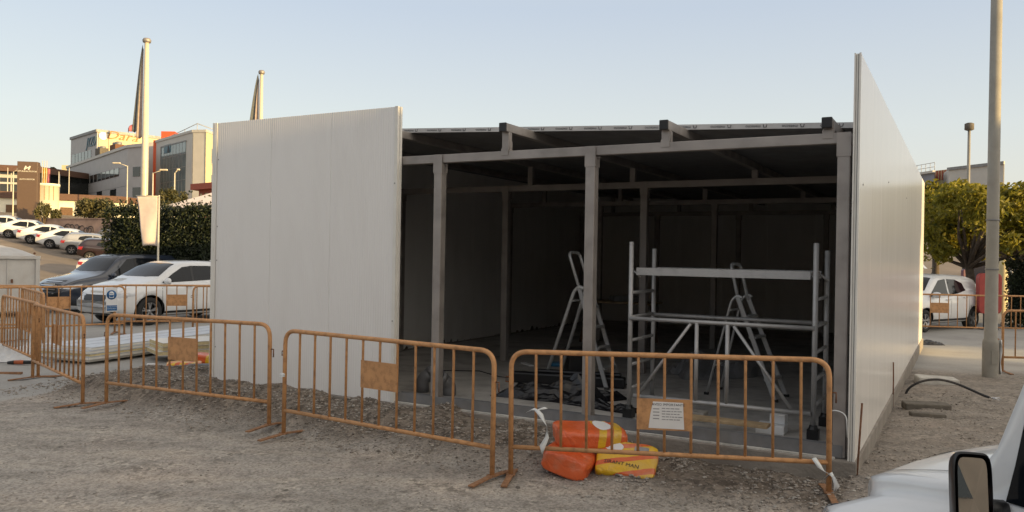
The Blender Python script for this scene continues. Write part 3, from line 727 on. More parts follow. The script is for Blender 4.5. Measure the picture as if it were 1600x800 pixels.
# ------------------------------------------------------------------ bags
def bag_mat(name, base, stripes):
    m, nt, b = new_mat(name); N = nt.nodes; L = nt.links
    b.inputs['Roughness'].default_value = .3; b.inputs['Coat Weight'].default_value = .3; b.inputs['Coat Roughness'].default_value = .15
    tc = N.new('ShaderNodeTexCoord')
    mp = N.new('ShaderNodeMapping'); mp.inputs['Rotation'].default_value = (0, 0, R(stripes[2])); L.new(tc.outputs['Object'], mp.inputs[0])
    wv = N.new('ShaderNodeTexWave'); wv.inputs['Scale'].default_value = stripes[0]; wv.inputs['Distortion'].default_value = 2.2; wv.inputs['Detail'].default_value = 0; wv.inputs['Detail Scale'].default_value = .6; wv.inputs['Phase Offset'].default_value = stripes[1]
    L.new(mp.outputs[0], wv.inputs['Vector'])
    rp = N.new('ShaderNodeValToRGB'); rp.color_ramp.interpolation = 'CONSTANT'
    e = rp.color_ramp.elements; e[0].color = (.78, .47, .02, 1); e[1].position = stripes[3]; e[1].color = (.72, .13, .025, 1)
    L.new(wv.outputs['Fac'], rp.inputs['Fac'])
    sx = N.new('ShaderNodeSeparateXYZ'); L.new(tc.outputs['Object'], sx.inputs[0])
    lt = N.new('ShaderNodeMath'); lt.operation = 'LESS_THAN'; lt.inputs[1].default_value = base; L.new(sx.outputs['X'], lt.inputs[0])
    mx = N.new('ShaderNodeMixRGB'); mx.inputs[2].default_value = (.72, .13, .035, 1); L.new(lt.outputs[0], mx.inputs[0]); L.new(rp.outputs[0], mx.inputs[1])
    nz = N.new('ShaderNodeTexNoise'); nz.inputs['Scale'].default_value = 7; nz.inputs['Detail'].default_value = 7; L.new(tc.outputs['Object'], nz.inputs['Vector'])
    r2 = N.new('ShaderNodeValToRGB'); r2.color_ramp.elements[0].position = .5; r2.color_ramp.elements[1].position = .8; r2.color_ramp.elements[1].color = (.45, .45, .45, 1); L.new(nz.outputs['Fac'], r2.inputs['Fac'])
    m2 = N.new('ShaderNodeMixRGB'); m2.inputs[2].default_value = (.5, .36, .25, 1); L.new(r2.outputs[0], m2.inputs[0]); L.new(mx.outputs[0], m2.inputs[1])
    L.new(m2.outputs[0], b.inputs['Base Color'])
    n3 = N.new('ShaderNodeTexNoise'); n3.inputs['Scale'].default_value = 11; n3.inputs['Detail'].default_value = 3; n3.inputs['Distortion'].default_value = 1.5; L.new(tc.outputs['Object'], n3.inputs['Vector'])
    bp = N.new('ShaderNodeBump'); bp.inputs['Strength'].default_value = .55; bp.inputs['Distance'].default_value = .02; L.new(n3.outputs['Fac'], bp.inputs['Height']); L.new(bp.outputs[0], b.inputs['Normal'])
    return m
M['bag_a'] = bag_mat('bag_a', 9, (1.6, 0, 35, .5)); M['bag_b'] = bag_mat('bag_b', .02, (2.6, 1.0, 10, .55)); M['bag_c'] = bag_mat('bag_c', -9, (2.2, 2.2, 68, .74)); M['bag_d'] = bag_mat('bag_d', -9, (3.2, .4, 40, .5))
def bag_mesh(lx, ly, lz, seed, sag=0.0):
    nu, nv = 60, 56; rows = []
    def sgp(c, p): return math.copysign(abs(c) ** p, c)
    for i in range(nu + 1):
        u = -pi / 2 + pi * i / nu; row = []
        for k in range(nv + 1):
            a = 2 * pi * k / nv
            cu = abs(cos(u)) ** .20
            e = abs(sin(u)) ** 6
            x = lx / 2 * sgp(sin(u), .42); y = ly / 2 * (cu if abs(sin(u)) < .9999 else 0) * sgp(cos(a), .38); z = lz / 2 * cu * sgp(sin(a), .5)
            cr = abs(noise.noise(V((x * 9 + seed, y * 9, z * 9)))); big = noise.noise(V((x * 4.5, y * 4.5, z * 3 + seed * 2)))
            f = 1 + .22 * big - .10 * (1 - min(1, cr * 5))
            g = 1 + .06 * noise.noise(V((x * 6, seed, z * 12))) - .02 * (1 - min(1, cr * 4))
            row.append((x * (1 + .05 * noise.noise(V((y * 9, z * 9, seed)))), y * g, z * f))
        rows.append(row)
    return MB().grid(rows)
def bag(name, label, loc, rot, size, m, seed, group):
    o = thing(name, label, 'bag', loc, group=group); o.rotation_euler = rot
    mb = bag_mesh(*size, seed)
    s_ = mb.build('sack', m, o)
    bm = bmesh.new(); bm.from_mesh(s_.data); bmesh.ops.remove_doubles(bm, verts=bm.verts, dist=1e-4); bvh = BVHTree.FromBMesh(bm); bm.to_mesh(s_.data); bm.free()
    return o, bvh
def proj(mb, bvh, dirn, off=.002):
    dirn = V(dirn); out = []
    for p in mb.v:
        h = bvh.ray_cast(V(p) - dirn * .5, dirn)
        out.append(tuple(h[0] + h[1] * off) if h[0] else p)
    mb.v = out; return mb
GB = 'mortar bags dumped by the shed slab'
b1, bv1 = bag('mortar_bag', 'plain orange mortar bag lying lowest, its end facing the viewer', G(893, 722, .10) + V((.02, .10, .02)), (R(14), R(-4), R(68)), (.60, .42, .20), M['bag_a'], 1, GB)
b2, bv2 = bag('mortar_bag', 'mortar bag on top of the heap, orange end left and yellow stripes right', G(922, 682, .30) + V((0, .06, 0)), (R(6), R(3), R(12)), (.60, .38, .17), M['bag_b'], 2, GB)
b3, bv3 = bag('mortar_bag', 'yellow mortar bag with black lettering on its side, right of the orange ones', G(980, 722, .13) + V((0, .02, -.005)), (R(38), R(4), R(-16)), (.50, .36, .15), M['bag_c'], 3, GB)
mb = MB(); text_mb(mb, 'SIRANT MAN', .050, frameM((-.03, -.085, .3), (1, -.06, .0), (0, 1, 0)), depth=.0)
MB_ = proj(mb, bv3, (0, 0, -1), .004); MB_.build('lettering', M['ink'], b3, fix=False)
def disc(cx, cy, rx, ry, n=20):
    mb = MB(); rows = []
    for i in range(7): rows.append([(cx + rx * i / 6 * cos(2 * pi * k / n), cy + ry * i / 6 * sin(2 * pi * k / n), .3) for k in range(n + 1)])
    return mb.grid(rows)
proj(disc(-.12, .09, .08, .05), bv3, (0, 0, -1)).build('white_emblem', M['sign_white'], b3, fix=False)
mb = MB(); mb.grid([[(.05 + .03 * i, .05 + .026 * j, .3) for i in range(5)] for j in range(4)]); proj(mb, bv3, (0, 0, -1), .003).build('dark_label', M['ink_grey'], b3, fix=False)
proj(disc(.11, .02, .08, .12), bv2, (0, 0, -1)).build('white_emblem', M['sign_white'], b2, fix=False)
GB2 = 'mortar bags by the panel stack'
bag('mortar_bag', 'yellow and orange mortar bag lying by the grey pipe, left of its neighbour', G(288, 571, .07), (0, 0, R(20)), (.5, .34, .13), M['bag_d'], 4, GB2)
bag('mortar_bag', 'red and yellow mortar bag half behind the shed corner, above the grey pipe', G(320, 561, .12) + V((0, .1, 0)), (0, R(4), R(5)), (.55, .36, .15), M['bag_b'], 5, GB2)

# ------------------------------------------------------------------ scaffold and ladders inside
sc_ = thing('scaffold_tower', 'small grey aluminium scaffold tower with deck standing inside the open front', 'scaffold', BW(2.16, .62, .206), -TH)
SL, SW = 1.79, .70
for (x, y) in ((0, 0), (0, SW), (SL, 0), (SL, SW)):
    p = MB().tube([(x, y, .10), (x, y, 1.80 if y == 0 else 1.74)], .024, 10).build('upright', M['alu'], sc_)
    MB().box((x, y, .05), (.10, .10, .09)).lathe([(.045, .09), (.035, .13), (.0, .13)], 10, 0, 'Z', (x, y, 0)).build('foot', M['black_plastic'], p)
for x in (0, SL):
    for z in (.30, .54, .79, 1.03, 1.28):
        MB().tube([(x, .02, z), (x, SW - .02, z)], .017, 8).build('rung', M['alu'], sc_)
for y in (0, SW):
    MB().tube([(.0, y - .03, 1.02), (SL, y - .03, 1.02)], .02, 8).build('guard_rail', M['alu'], sc_)
mb = MB()
for y in (.03, SW - .03): mb.box((SL / 2, y, 1.50), (SL - .10, .03, .075))
mb.box((SL / 2, SW / 2, 1.525), (SL - .12, SW - .1, .018))
for x in (.03, SL - .03):
    for y in (.06, SW - .06): mb.tube([(x - .02, y, 1.50), (x + .05, y, 1.44)], .012, 6)
mb.build('deck', M['alu'], sc_)
# braced trestle frame standing in the tower
MB().tube([(.06, -.03, .235), (SL - .02, -.03, .235)], .024, 8).build('brace_rail', M['alu'], sc_)
mb = MB()
for x in (.70, 1.0): mb.tube([(x, -.03, .25), (x, -.03, 1.01)], .021, 8)
mb.build('brace_post', M['alu'], sc_)
MB().tube([(.64, -.035, 1.0), (.12, -.035, .27)], .016, 8).build('diagonal_brace', M['alu'], sc_)
MB().tube([(1.06, -.035, 1.0), (1.60, -.035, .26)], .016, 8).build('diagonal_brace', M['alu'], sc_)

def stepladder(name, label, loc, rz, h, spread_f, spread_b, w, steps_front, mats, loop=.45, thin=.018, lean=.12):
    o = thing(name, label, 'ladder', loc, rz); mf, mk = mats
    for sgn in (-1, 1):
        y = sgn * w / 2; yt = sgn * w * .40
        mb = MB().tube(rounded([(-spread_f, y * 1.05, 0), (-.03, yt, h - .05), (.05, yt, h + .02), (.10, yt, h - .02)], .05, 5), thin, 8)
        p = mb.build('front_rail', mf, o); MB().box((-spread_f, y * 1.05, .015), (.05, .035, .03)).build('rubber_foot', M['rubber'], p)
        p = MB().bar((spread_b, y, 0), (.04, yt, h), .022, .05, up=(1, 0, 0)).build('rear_rail', mk, o); MB().box((spread_b, y, .015), (.06, .04, .03)).build('rubber_foot', M['rubber'], p)
    n = int(h / .24)
    for k in range(1, n):
        t = k / n; z = h * t; yw = lerp(w, w * .8, t) - .02
        if steps_front: MB().box((lerp(-spread_f, 0, t), 0, z), (.10, yw, .025)).build('tread', mf, o)
        else: MB().box((lerp(spread_b, .04, t), 0, z), (.09, yw, .025)).build('tread', mk, o)
    MB().tube([(lerp(-spread_f, 0, .86), -w * .42, h * .86), (lerp(-spread_f, 0, .86), w * .42, h * .86)], .014, 8).build('crossbar', mf, o)
    MB().tube([(lerp(-spread_f, 0, .3), -w * .5, h * .3), (lerp(-spread_f, 0, .3), w * .5, h * .3)], .012, 8).build('crossbar', mf, o)
    mb = MB().tube(rounded([(.05, -w * .38, h - .05), (-lean, -w * .38, h + loop), (-lean, w * .38, h + loop), (.05, w * .38, h - .05)], .09, 6), .02, 8)
    mb.build('top_loop', mf, o)
    return o
fA = G(858, 603, .206); fB = G(963, 603, .206)
cA = (fA + fB) / 2 + V((-.02, .15, 0)); stepladder('step_ladder', 'silver stepladder with tall top loop behind the middle steel post', cA, R(-30), 1.25, .42, .46, .42, False, (M['alu_bright'], M['alu']), .44, .023)
cB = G(1132, 614, .206) + V((.13, -.1, 0)); stepladder('step_ladder', 'dark stepladder with thin bright hand rails behind the scaffold', cB, R(-34), 1.20, .30, .52, .46, False, (M['alu_bright'], M['alu']), .38, .015, .05)
# trestle table at the back
c = G(968, 560, .206) + V((.3, 2.4, 0)); tb = thing('trestle_table', 'dark wooden trestle table cluttered with tools deep inside the shed', 'table', c, -TH)
MB().box((0, 0, .78), (1.5, .7, .03)).build('tabletop', M['wood'], tb)
for x in (-.6, .6):
    for y in (-.3, .3): MB().bar((x * 1.08, y * 1.1, 0), (x * .9, y * .8, .77), .05, .05).build('leg', M['wood_dark'], tb)
t_ = thing('tool_case', 'flat grey tool case lying on the trestle table', 'case', c + V((.1, .02, .796)), R(10)); MB().box((0, 0, .05), (.5, .32, .10)).box((0, -.17, .06), (.12, .02, .03)).build('shell', M['alu_dark'], t_, bevel=.02)
# things on the floor
def elbow(label, loc, rz):
    o = thing('pipe_elbow', label, 'pipe', loc, rz, 'grey drain pipe bends on the shed floor')
    mb = MB(); path = [V((0, 0, .0)), V((0, 0, .10))] + [V((.10 - .10 * cos(a), 0, .10 + .10 * sin(a))) for a in [R(15 * k) for k in range(1, 5)]]
    d = (path[-1] - path[-2]).normalized(); path += [path[-1] + d * .11]
    mb.tube(path, .078, 18, caps=False); mb.tube([path[-1] - d * .06, path[-1] + d * .002], .088, 18, caps=False)
    p = mb.build('bend', M['pipe_grey'], o, fix=False); sm = p.modifiers.new('wall', 'SOLIDIFY'); sm.thickness = .006; sm.offset = -1
elbow('grey plastic pipe bend left of the first steel post', G(656, 618, .206) + V((0, .25, 0)), R(0))
elbow('grey plastic pipe bend right of the first steel post, lying lower', G(700, 622, .206) + V((0, .2, -.03)), R(215))
# crumpled black sheeting and other clutter
def crumple(name, label, cat, loc, rz, lx, ly, hz, m, seed, n=26):
    rows = []
    for j in range(n):
        row = []
        for i in range(n):
            u, v = i / (n - 1) - .5, j / (n - 1) - .5
            e = max(0, 1 - (2 * max(abs(u), abs(v))) ** 4)
            h = (.5 + .9 * noise.noise(V((u * 4, v * 4, seed))) + .5 * abs(noise.noise(V((u * 11, v * 11, seed + 3))))) * hz * e
            w = 1 + .25 * noise.noise(V((u * 3, v * 3, seed + 9)))
            row.append((u * lx * w, v * ly * w, max(.004, h)))
        rows.append(row)
    o = MB().grid(rows, smooth=False).build(name, m, fix=False); o.location = loc; o.rotation_euler = (0, 0, rz)
    sm = o.modifiers.new('thick', 'SOLIDIFY'); sm.thickness = .003
    return tag(o, label, cat)
M['black_film'] = mat('black_film', (.012, .012, .014), .22, var=.3)
crumple('plastic_sheet', 'crumpled black plastic sheeting on the floor behind the sill', 'sheeting', G(872, 628, .206) + V((0, .25, 0)), R(-25), 1.35, .6, .20, M['black_film'], 4)
crumple('plastic_sheet', 'flat black plastic sheet trailing right of the middle post', 'sheeting', G(960, 640, .206) + V((-.15, .15, 0)), R(-40), 1.0, .30, .07, M['black_film'], 9)
o = MB().box((0, 0, .07), (1.5, .14, .14)).box((.15, .02, .16), (1.1, .10, .05)).build('roll', M['black_plastic'], bevel=.03); o.name = 'foil_roll'; o.location = G(850, 608, .206) + V((.3, .35, 0)); o.rotation_euler = (0, 0, R(-16)); tag(o, 'long black bundle lying across the shed floor behind the crumpled sheeting', 'bundle')
o = MB().box((0, 0, .03), (.5, .22, .05)).box((.1, 0, .07), (.18, .1, .04)).build('blue_crate', M['blue_plastic'], bevel=.012); o.name = 'plastic_tray'; o.location = G(884, 574, .206) + V((0, .1, 0)); o.rotation_euler = (0, 0, R(-12)); tag(o, 'flat blue plastic tray on the floor behind the stepladder feet', 'tray')
o = MB().box((0, 0, .2), (.36, .3, .4), taper=.9).box((0, 0, .41), (.34, .28, .03)).build('tool_box', M['black_plastic'], bevel=.03); o.location = G(950, 600, .206) + V((-.35, .35, 0)); o.rotation_euler = (0, 0, R(10)); tag(o, 'black plastic box by the foot of the middle steel post', 'box')
def board(label, a, b, w, h, m, z):
    a, b = V(a), V(b); d = b - a; o = MB().box((0, 0, h / 2), (d.length, w, h)).build('plank', m, bevel=.004); o.location = (a + b) / 2; o.location.z = z; o.rotation_euler = (0, 0, math.atan2(d.y, d.x)); return tag(o, label, 'plank')
blk = []
def block(label, px, py, size, m, dz=0, dy=0):
    o = MB().box((0, 0, size[2] / 2), size).build('foam_block', m, bevel=.006); o.location = G(px, py, .206) + V((0, dy, dz)); o.rotation_euler = (0, 0, -TH); return tag(o, label, 'block')
block('pale perforated block under the left end of the yellowish plank', 1092, 661, (.20, .16, .10), M['stone'], 0, .12)
block('white foam block under the right end of the plank, the lower one', 1212, 680, (.26, .2, .085), M['sign_white'], 0, .12)
block('small white foam offcut on top of the lower foam block', 1224, 680, (.14, .14, .09), M['sign_white'], .087, .14)
a = BW(1.72, .42, 0); b = BW(.72, .40, 0); board('yellowish wooden plank bridging two blocks under the scaffold rail', a, b, .16, .03, M['wood'], .31)
board('thin board lying on the shed floor near the black bundle', BW(3.3, 1.9, 0), BW(4.0, 2.3, 0), .18, .03, M['wood_dark'], .207)
board('pale offcut strip on the floor in front of the left inner wall', BW(5.0, 3.6, 0), BW(4.75, 3.4, 0), .08, .02, M['sign_white'], .207)
board('pale offcut strip deeper on the floor by the inner wall', BW(4.9, 5.0, 0), BW(4.6, 4.85, 0), .08, .02, M['sign_white'], .207)
crumple('debris_heap', 'low dark heap of green rubble sacks behind the braced frame', 'heap', G(1140, 600, .206) + V((.1, .9, 0)), R(20), 1.5, .8, .35, M['galv_dark'], 14)
# electric cable on the floor
o = MB().tube([BW(5.6, 2.2, .215), BW(5.1, 2.5, .215), BW(4.6, 2.2, .215), BW(4.1, 2.3, .215), BW(3.4, 2.2, .215), BW(2.9, 2.6, .215)], .007, 6).build('power_cable', M['hose']); tag(o, 'thin black power cable running across the shed floor', 'cable')
# cable end loop by the corner post
o = MB().tube(rounded([BW(.16, -.06, .30), BW(.14, -.07, .62), BW(.01, -.08, .60), BW(.0, -.07, .40)], .06), .005, 6).build('wire_loop', M['tape']); tag(o, 'thin pale wire looping out beside the right corner post', 'wire')

# ------------------------------------------------------------------ right yard: stakes, slabs, hose, pole
def stake(label, base, top):
    o = MB().tube([V(base) - V((0, 0, .1)), lerp(V(base), V(top), .5) + V((.004, 0, 0)), top], .009, 6).build('rebar_stake', M['rust']); tag(o, label, 'stake', 'rusty stakes along the white wall')
stake('taller rusty stake in the soil at the near end of the white wall', G(1337, 752, .05), D(1347, 630, G(1337, 752, .05).y + .02))
bs = G(1395, 631, .08); stake('rusty stake standing farther along the white wall', bs, D(1396, 566, bs.y + .01))
o = MB().box((0, 0, .04), (.52, .20, .09)).build('kerb_stone', M['stone_dark'], bevel=.015); o.location = G(1447, 640, .05); o.rotation_euler = (R(3), 0, R(-10)); tag(o, 'dark kerb stone lying on the soil, the longer of two', 'kerb stone')
o = MB().box((0, 0, .03), (.38, .12, .06)).build('kerb_stone', M['stone_dark'], bevel=.012); o.location = G(1449, 653, .04); o.rotation_euler = (0, R(2), R(-10)); tag(o, 'smaller grey kerb stone just in front of the longer one', 'kerb stone')
o = MB().box((0, 0, .07), (.55, .3, .17)).build('concrete_block', M['mortar'], bevel=.02); o.location = G(1468, 607, .0) + V((0, .1, 0)); o.rotation_euler = (R(2), R(2), R(-13)); tag(o, 'pale concrete block half sunk in soil under the black hose', 'block')
hp = [(1412, 625, .04), (1420, 607, .16), (1440, 596, .24), (1465, 593, .26), (1490, 598, .22), (1515, 608, .12), (1535, 617, .06), (1546, 621, .05)]
pts = [D(px, py, 11.0 - .0012 * (px - 1412) * 3) for px, py, z in hp]
sp = []
for i in range(len(pts) - 1):
    for k in range(5):
        t = k / 5; p0 = pts[max(0, i - 1)]; p1 = pts[i]; p2 = pts[i + 1]; p3 = pts[min(len(pts) - 1, i + 2)]
        sp.append(.5 * ((2 * p1) + (p2 - p0) * t + (2 * p0 - 5 * p1 + 4 * p2 - p3) * t * t + (3 * p1 - p0 - 3 * p2 + p3) * t ** 3))
sp.append(pts[-1])
hs = thing('hose', 'stiff black hose arching over the soil with a frayed bright end', 'hose', (pts[0].x, pts[0].y, 0)); hs.location = (0, 0, 0)
MB().tube(sp, .016, 8).build('tube', M['hose'], hs)
mb = MB(); rg = random.Random(2); d = (sp[-1] - sp[-3]).normalized()
for k in range(7): mb.tube([sp[-1], sp[-1] + d * .06 + V((rg.uniform(-.02, .03), rg.uniform(-.03, .03), rg.uniform(-.01, .03))), sp[-1] + d * .1 + V((rg.uniform(-.05, .05), rg.uniform(-.05, .05), rg.uniform(0, .04)))], .003, 4)
mb.build('frayed_wires', M['chrome'], hs)
crumple('cloth_scrap', 'dark rag lying on the asphalt at the far end of the white wall', 'rag', G(1447, 538, 0), 0, .7, .4, .10, M['black_film'], 22, 14)
pl = thing('lamp_post', 'tall grey steel lamp post close on the right, running out of the top', 'lamp post', G(1547, 589, 0))
MB().lathe([(.12, 0), (.12, .55), (.112, .60), (.097, .62), (.092, 2), (.078, 9.2), (0, 9.2)], 24).build('pole', M['steel_pole'], pl)
mb = MB()
for z in (1.75, 2.55): mb.lathe([(.090, z - .012), (.101, z - .01), (.101, z + .01), (.090, z + .012)], 20)
mb.build('strap', M['galv_dark'], pl)
MB().box((0, -.117, .33), (.10, .012, .22)).build('service_door', M['steel_pole'], pl)
MB().tube([(0, 0, 9.1), (.1, -.5, 9.4), (.1, -1.2, 9.5)], .035, 8).build('arm', M['steel_pole'], pl)
MB().box((.1, -1.5, 9.5), (.28, .7, .12)).build('lantern', M['galv_dark'], pl, bevel=.03)
mb = MB(); rows = []
for j in range(9):
    rows.append([(.13 + .015 * sin(j * .9 + i), -.06 - .012 * i + .03 * (i / 5), .05 + .07 * j + .0 * i) if i else (.125, -.02, .05 + .07 * j) for i in range(4)])
o = MB().grid(rows).build('tape_remnant', M['tape'], None, fix=False); o.parent = pl; o.modifiers.new('thick', 'SOLIDIFY').thickness = .002

# ------------------------------------------------------------------ cars
def car(name, label, loc, rz, paint, L=4.4, W=1.8, H=1.6, top=None, belt=None, wb=2.65, fo=.88, wr=.33, group=None, kind='suv', tail=.62, detail=True, extra=None, plate=True, inset=.905, rwf=.745, wheels=('rim',), nose_round=.35, glassm='glass', roofrail=False):
    h = L / 2
    axf = h - fo; axr = axf - wb
    xn = 64; X = [-h + L * (.5 - .5 * cos(pi * i / xn)) * 1.0 for i in range(xn + 1)]
    def smooth(pts, x, r=.10):
        return sum(interp(pts, x + r * k) * w for k, w in ((-2, .1), (-1, .2), (0, .4), (1, .2), (2, .1)))
    def hw(x):
        f = sst(h + .02, h - nose_round * 2.2, x); r_ = sst(-h - .02, -h + .55, x)
        return W / 2 * (tail + .0 if False else 1) * lerp(.70, 1, f ** .6) * lerp(.80, 1, r_ ** .6)
    def zb(x): return .20 + .12 * sst(h - .5, h, x) + .14 * sst(-h + .6, -h, x)
    rows = []
    zbel = lambda x: min(smooth(belt, x, .05), smooth(top, x) - .015)
    for x in X:
        zt = smooth(top, x, .07 if abs(x) < h - .3 else .02); w = hw(x); b = zb(x); bl = min(smooth(belt, x, .05), zt - .015)
        ch = max(0, zt - bl); k = min(1, ch / (H - smooth(belt, 0)))
        ins = lerp(.905, inset, min(1, k * 10)); rw = lerp(w * min(ins, .90), W / 2 * rwf, k)
        crown = .035 * (1 - k) + .02
        pr = [(0, b), (w * .75, b), (w * .93, b + .05), (w * .985, b + .16), (w, b + .28), (w * 1.0, lerp(b + .28, bl, .45)), (w * .995, lerp(b + .28, bl, .75)), (w * .975, bl - .05), (w * .945, bl - .008), (w * (ins + .01), bl + .006),
              (lerp(w * ins, rw, .33), lerp(bl, zt, .33)), (lerp(w * ins, rw, .66), lerp(bl, zt, .66)), (lerp(w * ins, rw, .93), lerp(bl, zt, .9)), (rw * .90, zt - .012 * k), (rw * .66, zt + crown * .5), (rw * .33, zt + crown * .9), (0, zt + crown)]
        full = [(x, y, z) for y, z in pr] + [(x, -y, z) for y, z in pr[-2:0:-1]]
        rows.append(full)
    n = len(rows[0]); mb = MB(); vv = [p for r_ in rows for p in r_]
    ff = [(i * n + k, i * n + (k + 1) % n, (i + 1) * n + (k + 1) % n, (i + 1) * n + k) for i in range(xn) for k in range(n)]
    mb.add(vv, ff, 0, True); o = len(vv)
    mb.f.append(list(range(n))); mb.m.append(0); mb.sm.append(True); mb.f.append([xn * n + k for k in range(n)]); mb.m.append(0); mb.sm.append(True)
    root = thing(name, label, 'car', loc, rz, group)
    body = mb.build('body', [M[paint], M['black_plastic']], root)
    # wheel arches
    cut = MB()
    for ax in (axf, axr):
        for sgn in (-1, 1):
            y0 = (W / 2 - .28) if sgn > 0 else (-W / 2 - .14); nn = 36; o_ = []
            for yy in (y0, y0 + .42): o_ += [(ax + wr * 1.17 * cos(2 * pi * q / nn + .02), yy, wr + wr * 1.17 * sin(2 * pi * q / nn + .02)) for q in range(nn)]
            cut.add(o_, [list(range(nn)), list(range(nn, 2 * nn))] + [(q, (q + 1) % nn, nn + (q + 1) % nn, nn + q) for q in range(nn)])
    co = cut.build('cut', [M['black_plastic']], root)
    bpy.context.view_layer.update()
    md = body.modifiers.new('b', 'BOOLEAN'); md.operation = 'DIFFERENCE'; md.object = co; md.solver = 'EXACT'
    try: md.material_mode = 'TRANSFER'
    except Exception: pass
    dg = bpy.context.evaluated_depsgraph_get(); dg.update()
    nm = bpy.data.meshes.new_from_object(body.evaluated_get(dg)); body.modifiers.clear(); body.data = nm; nm.name = 'body'
    if len(nm.polygons) < 400: print('BOOLEAN?', name, len(nm.polygons))
    bpy.data.objects.remove(co)
    bvh = BVHTree.FromPolygons(vv, ff)
    def cast(p, d):
        hit = bvh.ray_cast(V(p), V(d)); return hit
    def patch(nm_, lo, hi, fn, dirn, m, parent, nu=10, nv=6, off=.004):
        # patch spanned between two polylines in a projection plane
        rows_ = []
        def res(pl, t):
            s = t * (len(pl) - 1); i = min(int(s), len(pl) - 2); return V(pl[i]).lerp(V(pl[i + 1]), s - i)
        last = None
        for j in range(nv + 1):
            row = []
            for i in range(nu + 1):
                a = res(lo, i / nu); b_ = res(hi, i / nu); q = a.lerp(b_, j / nv)
                p = fn(q); hit = cast(p, dirn)
                if hit[0] is None: row.append(None)
                else:
                    nrm = hit[1] if hit[1].dot(V(dirn)) < 0 else -hit[1]
                    row.append(hit[0] + nrm * off)
            rows_.append(row)
        g = MB(); ix = {}
        for j, row in enumerate(rows_):
            for i, p in enumerate(row):
                if p is not None: ix[j, i] = len(g.v); g.v.append(tuple(p))
        for j in range(nv):
            for i in range(nu):
                q = [(j, i), (j, i + 1), (j + 1, i + 1), (j + 1, i)]
                if all(k in ix for k in q) and max((V(g.v[ix[a]]) - V(g.v[ix[b]])).length for a in q for b in q) < .6: g.f.append([ix[k] for k in q]); g.m.append(0); g.sm.append(True)
        if not g.f: return None
        return g.build(nm_, M[m] if isinstance(m, str) else m, parent, fix=False)
    e = extra or {}
    bx = dict(wsb=e.get('wsb'), wst=e.get('wst'), rt=e.get('rt'), rb=e.get('rb'))
    # windscreen: projected from above, x along, y across
    wsb, wst, rt, rb = bx['wsb'], bx['wst'], bx['rt'], bx['rb']
    wyb, wyt = W / 2 * (inset - .105), W / 2 * (rwf - .105)
    patch('windscreen', [(wsb, -wyb), (wsb + .10, -wyb * .5), (wsb + .12, 0), (wsb + .10, wyb * .5), (wsb, wyb)], [(wst, -wyt), (wst + .02, -wyt * .5), (wst + .03, 0), (wst + .02, wyt * .5), (wst, wyt)], lambda q: (q.x, q.y, 3), (0, 0, -1), glassm, root, 16, 8)
    if e.get('rear_from_above', True):
        patch('rear_window', [(rb, -wyb * .92), (rb - .04, 0), (rb, wyb * .92)], [(rt, -wyt), (rt - .02, 0), (rt, wyt)], lambda q: (q.x, q.y, 3), (0, 0, -1), 'glass', root, 12, 6)
    else:
        zr = e['rear_z']
        patch('rear_window', [(-W * .38, zr[0]), (W * .38, zr[0])], [(-W * .30, zr[1]), (W * .30, zr[1])], lambda q: (-h - 1, q.x, q.y), (1, 0, 0), 'glass', root, 12, 6)
    for sgn in (-1, 1):
        for lo, hi in e['side']:
            w_ = patch('side_window', lo, hi, lambda q, s=sgn: (q.x, s * 2.5, q.y), (0, -sgn, 0), glassm, root, 12, 6)
        for lo, hi in e.get('pillar', []):
            patch('pillar_trim', lo, hi, lambda q, s=sgn: (q.x, s * 2.5, q.y), (0, -sgn, 0), 'black_plastic', root, 4, 6, .006)
        # lamps
        zl = e['lamp_z']
        fr_ = [(h - .02, .0)]
        hl = patch('headlight', [(sgn * W * .22, zl - .035), (sgn * W * .40, zl - .06), (sgn * W * .475, zl - .015)], [(sgn * W * .22, zl + .02), (sgn * W * .40, zl + .05), (sgn * W * .475, zl + .075)], lambda q: (h + 1.2, q.x, q.y), (-1, 0, 0), 'lamp_clear', root, 10, 4, .006)
        tz = e['tail_z']
        patch('tail_light', [(sgn * W * .26, tz - .05), (sgn * W * .47, tz - .10)], [(sgn * W * .26, tz + .03), (sgn * W * .47, tz + .10)], lambda q: (-h - 1.2, q.x, q.y), (1, 0, 0), 'lamp_red', root, 8, 4, .006)
        patch('tail_light', [(-h + .02, tz - .08), (-h + .30, tz - .02)], [(-h + .02, tz + .10), (-h + .30, tz + .07)], lambda q, s=sgn: (q.x, s * 2.5, q.y), (0, -sgn, 0), 'lamp_red', root, 6, 4, .006)
        patch('sill_trim', [(axr + wr * 1.15, .22), (axf - wr * 1.15, .22)], [(axr + wr * 1.15, .33), (axf - wr * 1.15, .33)], lambda q, s=sgn: (q.x, s * 2.5, q.y), (0, -sgn, 0), 'black_plastic', root, 8, 2, .005)
        if detail:
            for x_ in e['doors']:
                patch('door_seam', [(x_ - .005, .36), (x_ + .005, .36)], [(x_ - .005, smooth(belt, x_) - .03), (x_ + .005, smooth(belt, x_) - .03)], lambda q, s=sgn: (q.x, s * 2.5, q.y), (0, -sgn, 0), 'black_plastic', root, 2, 8, .002)
            for x_ in e['handles']:
                z_ = smooth(belt, x_) - .10
                hit = cast((x_, sgn * 2.5, z_), (0, -sgn, 0))[0]
                MB().tube([(x_ - .09, hit.y + sgn * .004, z_), (x_ - .07, hit.y + sgn * .035, z_ + .004), (x_ + .07, hit.y + sgn * .035, z_ + .004), (x_ + .09, hit.y + sgn * .004, z_)], .013, 8).build('handle', M[paint] if not e.get('chrome_handle') else M['chrome'], root)
            # mirror
            mx, mz = e['mirror']; y_ = cast((mx, sgn * 2.5, mz - .03), (0, -sgn, 0))[0].y
            rows_ = []
